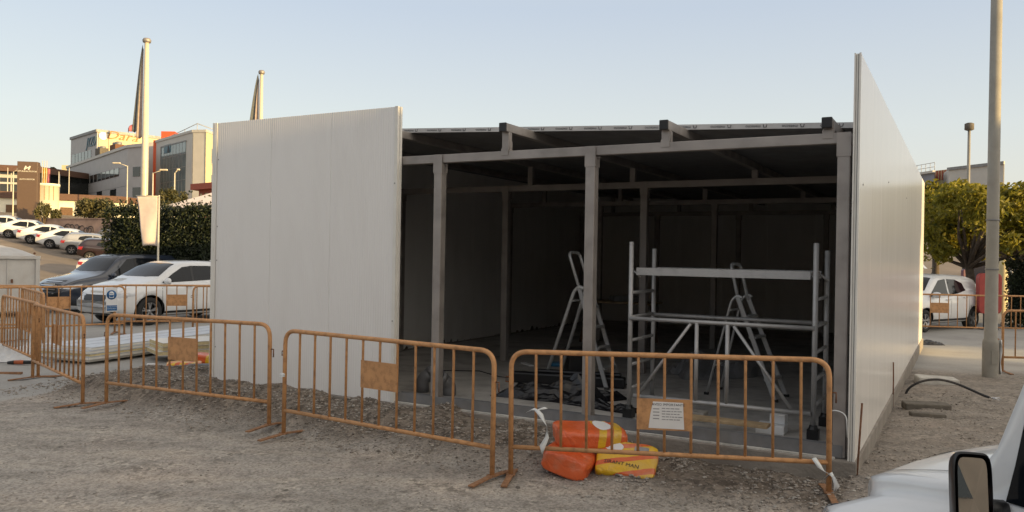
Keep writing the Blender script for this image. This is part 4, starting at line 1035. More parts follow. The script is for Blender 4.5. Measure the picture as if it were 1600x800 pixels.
            for j in range(9):
                a = -pi / 2 + pi * j / 8
                rows_.append([(mx + .085 * cos(a) * (1 if cos(2 * pi * k / 14) > 0 else .35) * cos(2 * pi * k / 14), y_ + sgn * (.13 + .115 * sin(a)), mz + .085 * cos(a) ** .7 * sin(2 * pi * k / 14)) for k in range(15)])
            mb = MB().grid(rows_); mb.tube([(mx + .01, y_ - sgn * .02, mz - .07), (mx, y_ + sgn * .06, mz - .04)], .022, 8)
            mb.build('door_mirror', M[paint], root)
    # grille and lower intake
    zg = e['grille']
    patch('grille', [(-W * zg[4], zg[0]), (W * zg[4], zg[0])], [(-W * zg[5], zg[1]), (W * zg[5], zg[1])], lambda q: (h + 1, q.x, q.y), (-1, 0, 0), 'black_plastic', root, 12, 4, .005)
    patch('lower_intake', [(-W * .36, zg[2]), (W * .36, zg[2])], [(-W * .40, zg[3]), (W * .40, zg[3])], lambda q: (h + 1, q.x, q.y), (-1, 0, 0), 'black_plastic', root, 12, 3, .005)
    if e.get('chrome_bars'):
        for k in range(4):
            z_ = lerp(zg[0] + .05, zg[1] - .04, k / 3)
            patch('grille_bar', [(-W * zg[4] * .95, z_ - .012), (W * zg[4] * .95, z_ - .012)], [(-W * zg[4] * .95, z_ + .012), (W * zg[4] * .95, z_ + .012)], lambda q: (h + 1, q.x, q.y), (-1, 0, 0), 'chrome', root, 10, 1, .014)
    if plate and detail:
        pz = e.get('plate_z', .42)
        hx = cast((h + 1, .013, pz), (-1, 0, 0))[0]
        if hx: MB().box((hx.x + .012, 0, pz), (.012, .50, .11)).build('number_plate', M['plate'], root)
    hx = cast((-h - 1, .013, .78), (1, 0, 0))[0]
    if hx: MB().box((hx.x - .008, 0, .78), (.012, .50, .11)).build('number_plate', M['plate'], root)
    # wheels
    for ax in (axf, axr):
        for sgn in (-1, 1):
            y0 = sgn * (W / 2 - .125)
            pr = [(wr * .62, -.10), (wr * .92, -.105), (wr, -.075), (wr, .075), (wr * .92, .105), (wr * .64, .10), (wr * .60, .06), (wr * .60, -.06)]
            wp = MB().lathe(pr, 32 if detail else 20, 0, 'Y', (ax, y0, wr)).build('wheel', M['tyre'], root)
            mb = MB().lathe([(wr * .66, sgn * .10), (wr * .60, sgn * .092), (wr * .58, sgn * .02)], 32 if detail else 20, 0, 'Y', (ax, y0, wr))
            mb.lathe([(0, sgn * .085), (wr * .14, sgn * .08), (wr * .16, sgn * .05)], 16, 0, 'Y', (ax, y0, wr))
            ns_ = 5 if detail else 5
            for k in range(ns_):
                for da in (-.16, .16):
                    a = 2 * pi * k / ns_ + .3
                    mb.bar((ax + wr * .12 * cos(a), y0 + sgn * .075, wr + wr * .12 * sin(a)), (ax + wr * .62 * cos(a + da), y0 + sgn * .085, wr + wr * .62 * sin(a + da)), .030, .025, up=(0, 1, 0))
            mb.build('rim', M['rim'], wp)
            MB().lathe([(wr * .58, sgn * .0), (0, sgn * .005)], 20, 0, 'Y', (ax, y0, wr)).build('brake_disc', M['black_plastic'], wp)
    if e.get('antenna'):
        x_, z_ = e['antenna']
        if e.get('fin'): MB().add([(x_ + .12, 0, z_), (x_ - .06, .02, z_), (x_ - .06, -.02, z_), (x_ - .08, 0, z_ + .07)], [(0, 1, 3), (0, 3, 2), (1, 2, 3), (0, 2, 1)]).build('antenna', M[paint], root)
        else: MB().tube([(x_, 0, z_ - .02), (x_ - .25, 0, z_ + .2)], .006, 6).build('antenna', M['black_plastic'], root)
    return root

def suv_spec(L, H):
    h = L / 2
    top = [(-h, .72), (-h + .04, .98), (-h + .10, 1.06), (-h + .52, H - .10), (-h + .85, H - .03), (-.3, H), (.25, H - .02), (.55, H - .11), (1.06, 1.13), (1.14, 1.085), (h - .45, .94), (h - .15, .80), (h - .04, .64), (h, .46)]
    belt = [(-h, .9), (-h + .1, 1.02), (-h + .5, 1.10), (0, 1.03), (1.0, .99), (h - .4, .88), (h, .6)]
    ex = dict(wsb=.97, wst=.42, rt=-h + .70, rb=-h + .12, rear_from_above=True,
              side=[([(.94, 1.02), (.5, 1.035), (.02, 1.05)], [(.60, 1.24), (.30, H - .15), (.02, H - .115)]),
                    ([(.0, 1.05), (-.5, 1.07), (-.86, 1.085)], [(.0, H - .115), (-.5, H - .12), (-.80, H - .14)]),
                    ([(-.92, 1.09), (-1.2, 1.11), (-1.45, 1.15)], [(-.87, H - .145), (-1.15, H - .19), (-1.38, 1.22)])],
              pillar=[([(.06, 1.05), (.0, 1.05)], [(.06, H - .115), (.0, H - .115)]), ([(-.86, 1.085), (-.92, 1.09)], [(-.80, H - .14), (-.87, H - .145)])],
              lamp_z=.74, tail_z=.95, doors=[.98, .03, -.98], handles=[.22, -.72], mirror=(.86, 1.06),
              grille=(.50, .74, .24, .42, .20, .25), antenna=(-h + .95, H + .01), fin=True)
    return top, belt, ex
# white crossover and dark SUV by the left barriers
top, belt, ex = suv_spec(4.4, 1.55); ex['chrome_bars'] = False
wheel_pt = at_depth(233, 19.6)
def place_by_wheel(px, Y, rz, L, fo, W, side=1):
    # near-side front wheel stands at the given picture column and depth
    p = at_depth(px, Y); ax = L / 2 - fo
    off = Matrix.Rotation(rz, 3, 'Z') @ V((ax, side * (W / 2 - .1), 0)); return p - off
RZ1 = R(240)
car('crossover_car', 'white crossover parked nose forward behind the left barriers', place_by_wheel(233, 19.6, RZ1, 4.4, .9, 1.82), RZ1, 'car_white', 4.4, 1.82, 1.55, top, belt, 2.65, .9, .34, extra=ex, group=None)
top, belt, ex = suv_spec(4.6, 1.68); ex['chrome_bars'] = True; ex['grille'] = (.50, .92, .24, .42, .22, .26)
RZ2 = R(240)
car('dark_suv', 'dark navy SUV with a barred chrome grille beside the white crossover', place_by_wheel(148, 23.2, RZ2, 4.6, .92, 1.86), RZ2, 'car_navy', 4.6, 1.86, 1.68, top, belt, 2.75, .92, .35, extra=ex)
# hatchback on the right
def hatch_spec(L, H):
    h = L / 2
    top = [(-h, .70), (-h + .03, .95), (-h + .08, 1.04), (-h + .42, H - .10), (-h + .75, H - .03), (-.2, H), (.25, H - .02), (.55, H - .11), (1.12, 1.02), (1.2, .98), (h - .35, .86), (h - .12, .74), (h - .03, .60), (h, .45)]
    belt = [(-h, .85), (-h + .1, .96), (-h + .5, 1.03), (0, .95), (1.0, .90), (h - .35, .82), (h, .6)]
    ex = dict(wsb=1.0, wst=.46, rt=-h + .58, rb=-h + .10, side=[([(.92, .93), (.5, .95), (-.02, .97)], [(.60, 1.16), (.32, H - .15), (-.02, H - .115)]), ([(-.09, .97), (-.5, 1.0), (-.95, 1.08)], [(-.09, H - .115), (-.5, H - .13), (-.84, 1.28)])],
              pillar=[], lamp_z=.70, tail_z=.86, doors=[.92, -.05, -1.0], handles=[.12, -.78], mirror=(.78, .98), grille=(.40, .58, .22, .34, .2, .24), antenna=(-.55, H + .02))
    return top, belt, ex
top, belt, ex = hatch_spec(3.9, 1.51)
RZ3 = R(214)
car('hatchback_car', 'white hatchback parked behind the right barrier at the end of the white wall', place_by_wheel(1444, 21.3, RZ3, 3.9, .78, 1.7), RZ3, 'car_white', 3.9, 1.7, 1.51, top, belt, 2.46, .78, .30, extra=ex, plate=True)
# row of cars on the slope
def sedan_spec(L, H):
    h = L / 2
    top = [(-h, .66), (-h + .03, .92), (-h + .09, 1.0), (-h + .45, 1.05), (-h + 1.25, H - .06), (-.35, H), (.1, H - .02), (.45, H - .10), (1.15, .98), (1.22, .96), (h - .45, .84), (h - .12, .72), (h - .03, .58), (h, .45)]
    belt = [(-h, .88), (-h + .1, .95), (-h + .6, .98), (0, .93), (1.0, .89), (h - .35, .80), (h, .6)]
    ex = dict(wsb=1.05, wst=.38, rt=-h + 1.15, rb=-h + .52, side=[([(.95, .92), (.5, .94), (-.05, .95)], [(.58, 1.12), (.26, H - .14), (-.05, H - .10)]), ([(-.11, .95), (-.6, .97), (-1.15, 1.0)], [(-.11, H - .10), (-.6, H - .12), (-1.0, 1.14)])],
              pillar=[], lamp_z=.68, tail_z=.86, doors=[.9, -.08, -1.05], handles=[.1, -.85], mirror=(.8, .96), grille=(.40, .58, .22, .34, .2, .24))
    return top, belt, ex
SLG = 'cars parked in a row on the sunlit slope'
top, belt, ex = sedan_spec(4.5, 1.45)
def on_slope(px, py, Y):
    p = D(px, py, Y); p.z = terrain(p.x, p.y); return p
RZS = R(8)
def slope_tilt(p, rz):
    e_ = .5; f = V((cos(rz), sin(rz), 0)); l = V((-sin(rz), cos(rz), 0))
    fx = V((f.x, f.y, (terrain(p.x + f.x, p.y + f.y) - terrain(p.x - f.x, p.y - f.y)) / 2)).normalized()
    ly = V((l.x, l.y, (terrain(p.x + l.x, p.y + l.y) - terrain(p.x - l.x, p.y - l.y)) / 2)).normalized()
    up = fx.cross(ly).normalized(); ly = up.cross(fx)
    return Matrix((fx, ly, up)).transposed().to_euler()
def slope_car(px, Y, first=None, label='', rz=RZS, wheel_off=1.35, **kw):
    p = at_depth(px, Y); c = p + V((cos(rz), sin(rz), 0)) * wheel_off; c.z = terrain(c.x, c.y) + .02
    rot = slope_tilt(c, rz)
    if first: return dup(first, c, rot, label, SLG)
    o = car(loc=c, rz=0, label=label, group=SLG, **kw); o.rotation_euler = rot; return o
sed = slope_car(16, 62, label='white saloon on the slope beside the brown sign tower, second from the left', name='saloon_car', paint='car_white', L=4.5, W=1.8, H=1.45, top=top, belt=belt, wb=2.65, fo=.9, wr=.32, extra=ex, detail=False, rz=R(18))
slope_car(50, 60, sed, 'white saloon in the middle of the sloping row, third from the left', R(18))
slope_car(80, 58.5, sed, 'white saloon next to the silver hatchback on the slope', R(18))
slope_car(-16, 63.5, sed, 'white saloon cut by the left edge, highest on the slope', R(18))
top, belt, ex = hatch_spec(4.1, 1.48)
slope_car(116, 56.5, label='silver hatchback with red tail lamps on the slope', name='hatchback_car', paint='car_silver', L=4.1, W=1.75, H=1.48, top=top, belt=belt, wb=2.55, fo=.8, wr=.32, extra=ex, detail=False, rz=R(22), wheel_off=1.2)
top, belt, ex = hatch_spec(4.1, 1.50)
slope_car(143, 54, label='dark red car squeezed behind the silver hatchback', name='hatchback_car', paint='car_red', L=4.1, W=1.75, H=1.50, top=top, belt=belt, wb=2.55, fo=.8, wr=.32, extra=ex, detail=False, rz=R(25), wheel_off=1.2)
top, belt, ex = suv_spec(4.3, 1.62)
slope_car(172, 60, label='dark estate with pale roof rails below the graffiti wall', name='estate_car', paint='car_dark', L=4.3, W=1.8, H=1.62, top=top, belt=belt, wb=2.6, fo=.88, wr=.33, extra=ex, detail=False, rz=R(15), wheel_off=1.0)
top, belt, ex = sedan_spec(4.4, 1.42)
slope_car(158, 47, label='white saloon roof showing just above the navy car bonnet', name='saloon_car', paint='car_white', L=4.4, W=1.78, H=1.42, top=top, belt=belt, wb=2.6, fo=.88, wr=.32, extra=ex, detail=False, rz=R(20), wheel_off=1.0)

# nearest car, bottom right corner
def near_spec(L, H):
    h = L / 2
    top = [(-h, .75), (-h + .05, 1.2), (-h + .35, H - .08), (-h + .8, H - .01), (-.4, H), (.28, H - .01), (.55, H - .09), (1.02, 1.12), (1.10, 1.07), (h - .55, 1.0), (h - .22, .93), (h - .06, .80), (h, .55)]
    belt = [(-h, 1.0), (-h + .1, 1.05), (0, 1.02), (1.0, 1.0), (h - .5, .94), (h - .1, .82), (h, .7)]
    ex = dict(wsb=.98, wst=.52, rt=-h + .45, rb=-h + .10, side=[([(.80, 1.05), (.5, 1.06), (.0, 1.07)], [(.55, H - .28), (.38, H - .15), (.0, H - .13)]), ([(-.10, 1.07), (-.6, 1.07), (-1.1, 1.08)], [(-.10, H - .13), (-.6, H - .13), (-1.1, H - .18)])],
              pillar=[], lamp_z=.74, tail_z=.95, doors=[.80, -.05, -1.15], handles=[.12, -.95], mirror=(.62, 1.10), grille=(.50, .66, .22, .36, .2, .24))
    return top, belt, ex
HV = V((-.43, .9, 0)).normalized(); LV = V((-HV.y, HV.x, 0))
L_, W_, H_ = 4.2, 2.20, 2.0; h = L_ / 2
top = [(-h, 1.0), (-h + .03, 1.8), (-h + .1, H_ - .02), (-h + .4, H_), (h - 1.370, H_), (h - 0.960, H_ - .04), (h - 0.830, 1.86), (h - 0.705, 1.14), (h - 0.660, 1.08), (h - .35, 1.05), (h - .12, .99), (h - .03, .90), (h, .6)]
belt = [(-h, .98), (h - 1.020, 1.02), (h - 0.620, 1.00), (h - .35, .97), (h - .12, .90), (h - .03, .81), (h, .55)]
ex = dict(wsb=h - 0.720, wst=h - 0.840, rt=-h + .03, rb=-h + .02, rear_from_above=False, rear_z=(1.15, 1.7),
          side=[([(h - 0.735, 1.055), (h - 1.320, 1.05), (h - 1.720, 1.05)], [(h - 0.855, 1.80), (h - 1.420, 1.83), (h - 1.720, 1.83)])], pillar=[],
          lamp_z=.84, tail_z=.72, doors=[h - 0.840, h - 1.780], handles=[h - 1.620], mirror=(h - 0.920, .5), grille=(.45, .66, .24, .36, .2, .24), plate_z=.42)
nose = V((1.33, 3.22, 0)) - LV * .85 + HV * .12
van = car('parked_van', 'white van whose bonnet, black mirror and pillar fill the lower right corner', nose - HV * h, math.atan2(HV.y, HV.x), 'car_white', L_, W_, H_, top, belt, 2.6, .70, .31, extra=ex, detail=False, nose_round=.12, inset=.70, rwf=.655)
van_body = [c for c in van.children if c.name.startswith('body')][0]
_bm = bmesh.new(); _bm.from_mesh(van_body.data); vbvh = BVHTree.FromBMesh(_bm); _bm.free()
def van_strip(nm_, pts, w, dirn, m, off=.004, n=24, axis=None):
    dirn = V(dirn); rows = [[], []]
    P_ = [V(p) for p in pts]
    for i in range(n + 1):
        t = i / n * (len(P_) - 1); k = min(int(t), len(P_) - 2); p = P_[k].lerp(P_[k + 1], t - k); d = (P_[k + 1] - P_[k]).normalized(); sd_ = d.cross(dirn).normalized() * w / 2
        for r_, sg_ in ((0, 1), (1, -1)):
            hh = vbvh.ray_cast(p + sd_ * sg_, dirn)
            if hh[0] is None: return None
            rows[r_].append(hh[0] - dirn * off)
    return MB().grid(rows).build(nm_, M[m], van, fix=False)
for sg_ in (-1, 1):
    van_strip('bonnet_seam', [(h - 0.620, sg_ * .60, 3), (h - .30, sg_ * .68, 3), (h - .15, sg_ * .66, 3)], .008, (0, 0, -1), 'black_plastic')
    van_strip('door_seam', [(h - 0.740, sg_ * 3, .99), (h - 0.720, sg_ * 3, .45)], .008, (0, -sg_, 0), 'black_plastic')
    van_strip('window_seal', [(h - .718, sg_ * 3, 1.05), (h - .838, sg_ * 3, 1.80)], .022, (0, -sg_, 0), 'rubber')
van_strip('bonnet_front_seam', [(h - .15, -.66, 3), (h - .10, 0, 3), (h - .15, .66, 3)], .008, (0, 0, -1), 'black_plastic')
inv = (Matrix.Translation(van.location) @ Matrix.Rotation(van.rotation_euler.z, 4, 'Z')).inverted()
mc = inv @ D(1517, 778, 2.60)
rm = Matrix.Rotation(R(-40), 3, 'Z') @ Matrix.Rotation(R(10), 3, 'Y')
mb = MB(); rows = []
for j, (xx, sc_k) in enumerate([(.09, .2), (.085, .62), (.05, .92), (0, 1.0), (-.03, 1.0), (-.034, .96)]):
    rows.append([tuple(rm @ V((xx, .056 * sc_k * math.copysign(abs(cos(a)) ** .35, cos(a)), .145 * sc_k * math.copysign(abs(sin(a)) ** .35, sin(a)))) + mc) for a in [2 * pi * k / 32 for k in range(33)]])
mb.grid(rows); mb.tube([mc + V((.02, -.10, -.05)), mc + V((.03, -.28, -.08))], .03, 8)
hs_ = mb.build('mirror_housing', M['black_plastic'], van, fix=True)
mb = MB(); rows = []
for f in (0, .5, 1): rows.append([tuple(rm @ V((-.026 - .001 * (1 - f), .043 * f * math.copysign(abs(cos(a)) ** .3, cos(a)), .128 * f * math.copysign(abs(sin(a)) ** .3, sin(a)))) + mc) for a in [2 * pi * k / 32 for k in range(33)]])
mb.grid(rows); mb.build('mirror_glass', M['mirror'], hs_)

# ------------------------------------------------------------------ plants
def leaves(pts_fn, n, size, seed, up=.3):
    rg = random.Random(seed); vv = []; ff = []; rnd = []
    for _ in range(n):
        p, q = pts_fn(rg)
        if p is None: continue
        d = V((rg.gauss(0, 1), rg.gauss(0, 1), rg.gauss(0, 1))).normalized()
        u = d.cross(V((rg.gauss(0, 1), rg.gauss(0, 1), rg.gauss(up, 1)))).normalized(); s = size * rg.uniform(.6, 1.35)
        w = d * s * .55; t = u * s; nrm = d.cross(u) * s * .18
        o = len(vv); vv += [p - t * .5, p + w * .5 + nrm, p + t * .6, p - w * .5 + nrm]; ff.append((o, o + 1, o + 2, o + 3)); r_ = min(1, max(0, q + rg.gauss(0, .18))); rnd += [r_] * 4
    return vv, ff, rnd
def tree(name, label, base, h_trunk, centre_z, rx, rz_, nclump, nleaf, size, lm, seed, cat='tree', lean=(0, 0), group=None, rt=.13):
    base = V(base); o = thing(name, label, cat, base, group=group); rg = random.Random(seed)
    mb = MB(); topz = V((lean[0], lean[1], h_trunk)); mb.tube([(0, 0, -.1), (.02, .01, h_trunk * .5), topz], [rt * 1.15, rt, rt * .85], 10)
    cl = []
    for k in range(nclump):
        for _ in range(30):
            d = V((rg.uniform(-1, 1), rg.uniform(-1, 1), rg.uniform(-1, 1)))
            if .25 < d.length < 1.12: break
        c = V((d.x * rx, d.y * rx, d.z * rz_)) + V((lean[0], lean[1], centre_z)); r_ = rg.uniform(.14, .34) * min(rx, rz_ * 1.3); cl.append((c, r_))
        if k % 2 == 0:
            m_ = topz.lerp(c, .5) + V((rg.uniform(-.15, .15), rg.uniform(-.15, .15), -.1)) * rx * .5
            mb.tube([topz - V((0, 0, .15)), m_, c], [rt * .55, rt * .32, rt * .08], 6)
    mb.build('trunk', M['bark'], o)
    def fn(r_):
        c, q = r_.choice(cl); d = V((r_.gauss(0, 1), r_.gauss(0, 1), r_.gauss(0, 1))).normalized() * q * r_.random() ** .45 * 1.25
        d.z *= .85
        if r_.random() < .06: d *= 1.5
        return c + d, .5 + .25 * noise.noise(c * 1.3) + .1 * r_.random()
    vv, ff, rnd = leaves(fn, nleaf, size, seed + 1)
    cr = stuff_mesh('crown', vv, ff, lm, rnd); cr.parent = o
    return o
p = at_depth(1519, 24.5); tree('plane_tree', 'leafy yellow green tree behind the white hatchback, its trunk in view', p, 1.85, 3.12, 2.0, 1.12, 50, 9500, .17, M['leaf_plane'], 11, lean=(-.1, 0))
p = at_depth(1600, 26.0); tree('plane_tree', 'yellow green tree at the right edge beyond the grey lamp post', p, 1.8, 3.1, 1.75, 1.15, 40, 7000, .17, M['leaf_plane'], 23)
p = at_depth(1462, 29); tree('plane_tree', 'smaller yellowing tree close to the far end of the white wall', p, 2.0, 3.75, .9, 1.0, 22, 3600, .16, M['leaf_plane'], 35)

def hedge(name, label, p0, p1, hgt, dep, n, size, seed, lm='leaf_hedge', z0=0, wob=.12, cat='hedge'):
    p0, p1 = V(p0), V(p1); d = (p1 - p0); L = d.length; o = thing(name, label, cat, p0, math.atan2(d.y, d.x))
    rows = []; nu = max(6, int(L / .25)); nv = 16
    for i in range(nu + 1):
        x = L * i / nu; e = .75 if i in (0, nu) else 1; row = []
        for k in range(nv + 1):
            a = 2 * pi * k / nv; sy = math.copysign(abs(cos(a)) ** .4, cos(a)); sz = math.copysign(abs(sin(a)) ** .4, sin(a))
            w = noise.noise(V((x * 1.4, sy * 2, sz * 2 + seed)))
            row.append((x + (0 if e == 1 else (.1 if i == 0 else -.1)), sy * dep / 2 * e * .86 * (1 + wob * w), z0 + hgt / 2 + sz * hgt / 2 * e * .93 * (1 + wob * .6 * w)))
        rows.append(row)
    mb = MB().grid(rows); mb.add(rows[0][:-1], [list(range(nv))]); mb.add(rows[-1][:-1], [list(range(nv))])
    mb.build('branches', M['hedge_core'], o)
    def fn(r_):
        x = r_.uniform(0, L); a = r_.uniform(-.1, 1.1) * pi if r_.random() < .9 else r_.uniform(0, 2 * pi)
        a = -r_.uniform(0, pi) if r_.random() < .0 else a
        # front face, top and back
        s_ = r_.random()
        if s_ < .55: y, z = -dep / 2, r_.uniform(0, hgt)
        elif s_ < .9: y, z = r_.uniform(-dep / 2, dep / 2), hgt
        else: y, z = dep / 2, r_.uniform(0, hgt)
        w = noise.noise(V((x * 1.6, y * 2, z * 1.6 + seed)))
        g = r_.gauss(0, .05)
        if s_ < .55 or s_ >= .9: y *= 1 + wob * w + g
        else: z += hgt * (.05 * w) + abs(r_.gauss(0, .10)) * (2.2 if r_.random() < .15 else 1)
        return V((x, y, z0 + z)), .42 + .5 * w + .15 * r_.random()
    vv, ff, rnd = leaves(fn, n, size, seed)
    c = stuff_mesh('foliage', vv, ff, M[lm], rnd); c.parent = o
    return o
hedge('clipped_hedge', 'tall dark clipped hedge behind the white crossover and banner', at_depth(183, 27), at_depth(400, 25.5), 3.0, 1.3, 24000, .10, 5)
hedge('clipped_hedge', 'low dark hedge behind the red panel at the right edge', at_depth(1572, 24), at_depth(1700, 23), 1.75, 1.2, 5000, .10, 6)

# ------------------------------------------------------------------ flags, banner, tent
def flagpole(label, px, Y, ytop, r0, flag_m, seed, flag_len, xo=-1):
    b = at_depth(px, Y); top_ = D(px + 1, ytop, Y).z
    o = thing('flagpole', label, 'flagpole', b)
    MB().lathe([(r0, 0), (r0 * .98, top_ * .5), (r0 * .62, top_ - .15), (0, top_ - .15)], 16).build('pole', M['pole_white'], o)
    MB().lathe([(.0, top_ - .16), (r0 * 1.1, top_ - .14), (r0 * 1.25, top_ - .06), (r0 * .9, top_ + .0), (0, top_ + .02)], 14).build('finial', M['galv'], o)
    return o, b, top_
def droop(label, b, top_, r0, m1, m2, length, seed, w0=.30, two=True):
    o = thing('furled_flag', label, 'flag', b)
    rg = random.Random(seed)
    for part_i, mm in enumerate((m2, m1) if two else (m1,)):
        rows = []
        for j in range(26):
            t = j / 25; z = top_ - .35 - t * length * (1 if part_i == 0 else .93); wid = w0 * (.12 + .88 * t ** .75); row = []
            a0, a1 = ((0, .62), (.50, 1.0))[part_i]
            for i in range(13):
                u = i / 12; q = lerp(a0, a1, u)
                row.append((-r0 - .012 - wid * q, .05 * sin(q * 11 + t * 1.7 + seed) * (.2 + t) * .7 - .05 * part_i * u + .06 * q, z + .16 * u * (1 - t) * part_i + .05 * sin(u * 3 + seed)))
            rows.append(row)
        c = MB().grid(rows).build('cloth', M[mm], o, fix=False); c.modifiers.new('thick', 'SOLIDIFY').thickness = .006
    return o
o1, fb1, ft1 = flagpole('tall white flagpole rising behind the hedge, nearer and left of the two', 224, 27.5, 60, .115, None, 1, 4)
droop('long dark and brown furled flag hanging on the left flagpole', fb1, ft1, .09, 'flag_dark', 'flag_pink', 3.0, 3, .36)
o2, fb2, ft2 = flagpole('white flagpole showing above the front panel, farther and right', 404, 31.5, 110, .10, None, 1, 4)
droop('short pinkish brown furled flag just above the white front panel', fb2, ft2, .08, 'flag_dark', 'flag_pink', 2.2, 5, .38)
# banner
bb = at_depth(247, 24.0); bn = thing('banner_stand', 'pale pinkish banner hung on a thin post before the hedge', 'banner', bb)
zt = D(247, 307, 24).z; zb_ = D(247, 385, 24).z
MB().lathe([(.03, 0), (.028, zt + .04), (0, zt + .04)], 10).build('post', M['pole_white'], bn)
MB().tube([(.02, 0, zt), (-.68, 0, zt + .01)], .018, 8).build('arm', M['pole_white'], bn)
rows = []
for j in range(24):
    t = j / 23; row = []
    for i in range(16):
        u = i / 15; xr = -.04 + .02 * t; xl = -.66 + .20 * t
        row.append((lerp(xl, xr, u), .04 * sin(u * 5 + t * 3.5) * t + .03 * sin(t * 7) * (1 - u), lerp(zt - .01, zb_, t) + .03 * sin(u * pi) * t))
    rows.append(row)
c = MB().grid(rows).build('cloth', M['banner'], bn, fix=False); c.modifiers.new('thick', 'SOLIDIFY').thickness = .005
# tent
tc = at_depth(352, 38); tt = thing('party_tent', 'pale canvas tent roof showing above the hedge', 'tent', tc)
zp_ = D(352, 294, 38).z; ze = D(275, 332, 38).z; wv_ = 2.6
base = [(-wv_, -wv_), (wv_, -wv_), (wv_, wv_), (-wv_, wv_)]
mb = MB()
for k in range(4):
    a, b = base[k], base[(k + 1) % 4]; rows = []
    for j in range(9):
        t = j / 8; s_ = 1 - t; z = ze + (zp_ - ze) * (t ** 1.15); rows.append([(lerp(a[0], b[0], i / 6) * s_, lerp(a[1], b[1], i / 6) * s_, z) for i in range(7)])
    mb.grid(rows)
mb.build('canopy', M['tent'], tt)
for a in base: MB().lathe([(.04, 0), (.04, ze + .05), (0, ze + .05)], 8, 0, 'Z', (a[0], a[1], 0)).build('leg', M['alu'], tt)

# ------------------------------------------------------------------ pale skip at far left
s0 = at_depth(62, 21.5); skp = thing('waste_skip', 'pale metal skip with a ribbed sloping lid behind the left barriers', 'skip', s0, R(33))
MB().prism([(-2.6, 0), (0, 0), (0, 1.7), (-2.6, 1.7)], .12, 1.55).build('body', M['skip'], skp, bevel=.02)
mb = MB(); mb.box((-.04, -.03, .86), (.10, .06, 1.5)); mb.box((-1.3, -.03, 1.57), (2.64, .08, .09)); mb.box((-1.3, -.02, .20), (2.6, .06, .1)); mb.box((-.72, -.015, .88), (.03, .03, 1.3))
mb.build('frame', M['skip'], skp, bevel=.01)
rows = []
for j in range(7):
    t = j / 6; rows.append([(-2.6 + 2.55 * i / 26 * (1 - .25 * t), .02 + 1.66 * t, 1.60 + .50 * sin(t * 1.45) * (1 - .55 * (i / 26) ** 2) + (.008 if i % 2 else 0)) for i in range(27)])
ld = MB().grid(rows, smooth=False).build('lid', M['skip'], skp, fix=False); ld.modifiers.new('thick', 'SOLIDIFY').thickness = .03
MB().lathe([(0, -.08), (.03, -.08), (.03, -.03)], 10, 0, 'Y', (-.12, 0, 1.68)).box((-.62, -.04, .95), (.05, .03, .10)).build('latch', M['rust'], skp)

# ------------------------------------------------------------------ panel stacks and debris on the yard
ax_ = V((.35, .94, 0)).normalized(); ang = math.atan2(ax_.y, ax_.x) - pi / 2
SG = 'white insulated panels stacked on the yard'
o0 = V((-7.70, 13.25, 0)); rg = random.Random(9)
names = ['lowest', 'second', 'third', 'fourth', 'topmost']
for k in range(5):
    o = thing('insulated_panel', f'{names[k]} white insulated panel of the long stack beside the shed' if k not in (1, 2, 3) else f'{names[k]} white insulated panel from the ground in the long stack', 'panel', o0 + V((rg.uniform(-.05, .05), rg.uniform(-.15, .1), 0.04 + k * .047)), ang + R(rg.uniform(-.8, .8)), SG)
    w = 1.12; ln = 5.6
    MB().box((w / 2, ln / 2, .002), (w, ln, .004)).build('under_skin', M['trim'], o)
    MB().box((w / 2, ln / 2, .0215), (w - .016, ln - .012, .034)).build('foam_core', M['foam'] if k == 2 else M['trim'], o)
    mb = MB().box((w / 2, ln / 2, .041), (w, ln, .004))
    if k == 4:
        for xx in (.36, .72): mb.box((xx, ln / 2, .047), (.03, ln, .009))
    mb.build('top_skin', M['pale_blue'] if 'pale_blue' in M else M['trim'], o)
o0 = V((-6.15, 13.75, 0)); an2 = R(-52)
for k in range(3):
    o = thing('insulated_panel', ['bottom', 'middle', 'top'][k] + ' panel of the small stack showing yellow foam edges', 'panel', o0 + V((rg.uniform(-.03, .03), rg.uniform(-.04, .04), .12 + k * .07)), an2 + R(rg.uniform(-1.5, 1.5)), SG)
    MB().box((.40, 1.3, .002), (.8, 2.6, .004)).build('under_skin', M['trim'], o)
    MB().box((.40, 1.3, .032), (.79, 2.595, .055)).build('foam_core', M['foam'], o)
    MB().box((.40, 1.3, .062), (.8, 2.6, .004)).build('top_skin', M['trim'], o)
MB_b = MB().box((.4, .4, .03), (.9, .1, .10)).box((.4, 2.0, .03), (.9, .1, .10)).build('timber_bearer', M['wood_dark']); MB_b.location = o0; MB_b.rotation_euler = (0, 0, an2); tag(MB_b, 'dark timber bearers under the small yellow edged stack', 'timber')
pp = thing('drain_pipe', 'grey plastic drain pipe lying in front of the mortar bags at the shed corner', 'pipe', G(295, 577, .085), R(4))
c = MB().tube([(0, 0, 0), (1.2, .1, 0)], .085, 20, caps=False).build('tube', M['pipe_grey'], pp, fix=False); c.modifiers.new('wall', 'SOLIDIFY').thickness = .006
crumple('plastic_sheet', 'crumpled clear plastic wrapping beside the panel stack at far left', 'sheeting', G(20, 562, 0), R(15), 1.5, .7, .22, M['plastic_film'], 31)
crumple('plastic_sheet', 'small torn clear plastic wrapping against the panel stack end', 'sheeting', G(62, 552, 0) + V((0, .1, 0)), R(-20), .8, .5, .34, M['plastic_film'], 37)
tl = thing('power_tool', 'black and orange power tool lying by the plastic wrapping', 'tool', G(36, 566, .04), R(8)); tl.scale = (.62, .62, .62)
MB().tube([(-.20, 0, 0), (.0, 0, 0), (.02, 0, 0)], [.05, .055, .05], 12).build('motor', M['orange_tool'], tl); MB().tube([(.02, 0, 0), (.20, 0, 0), (.34, 0, -.02)], [.05, .045, .03], 12).tube([(-.36, 0, -.01), (-.2, 0, 0)], [.035, .05], 10).build('handle', M['black_plastic'], tl)
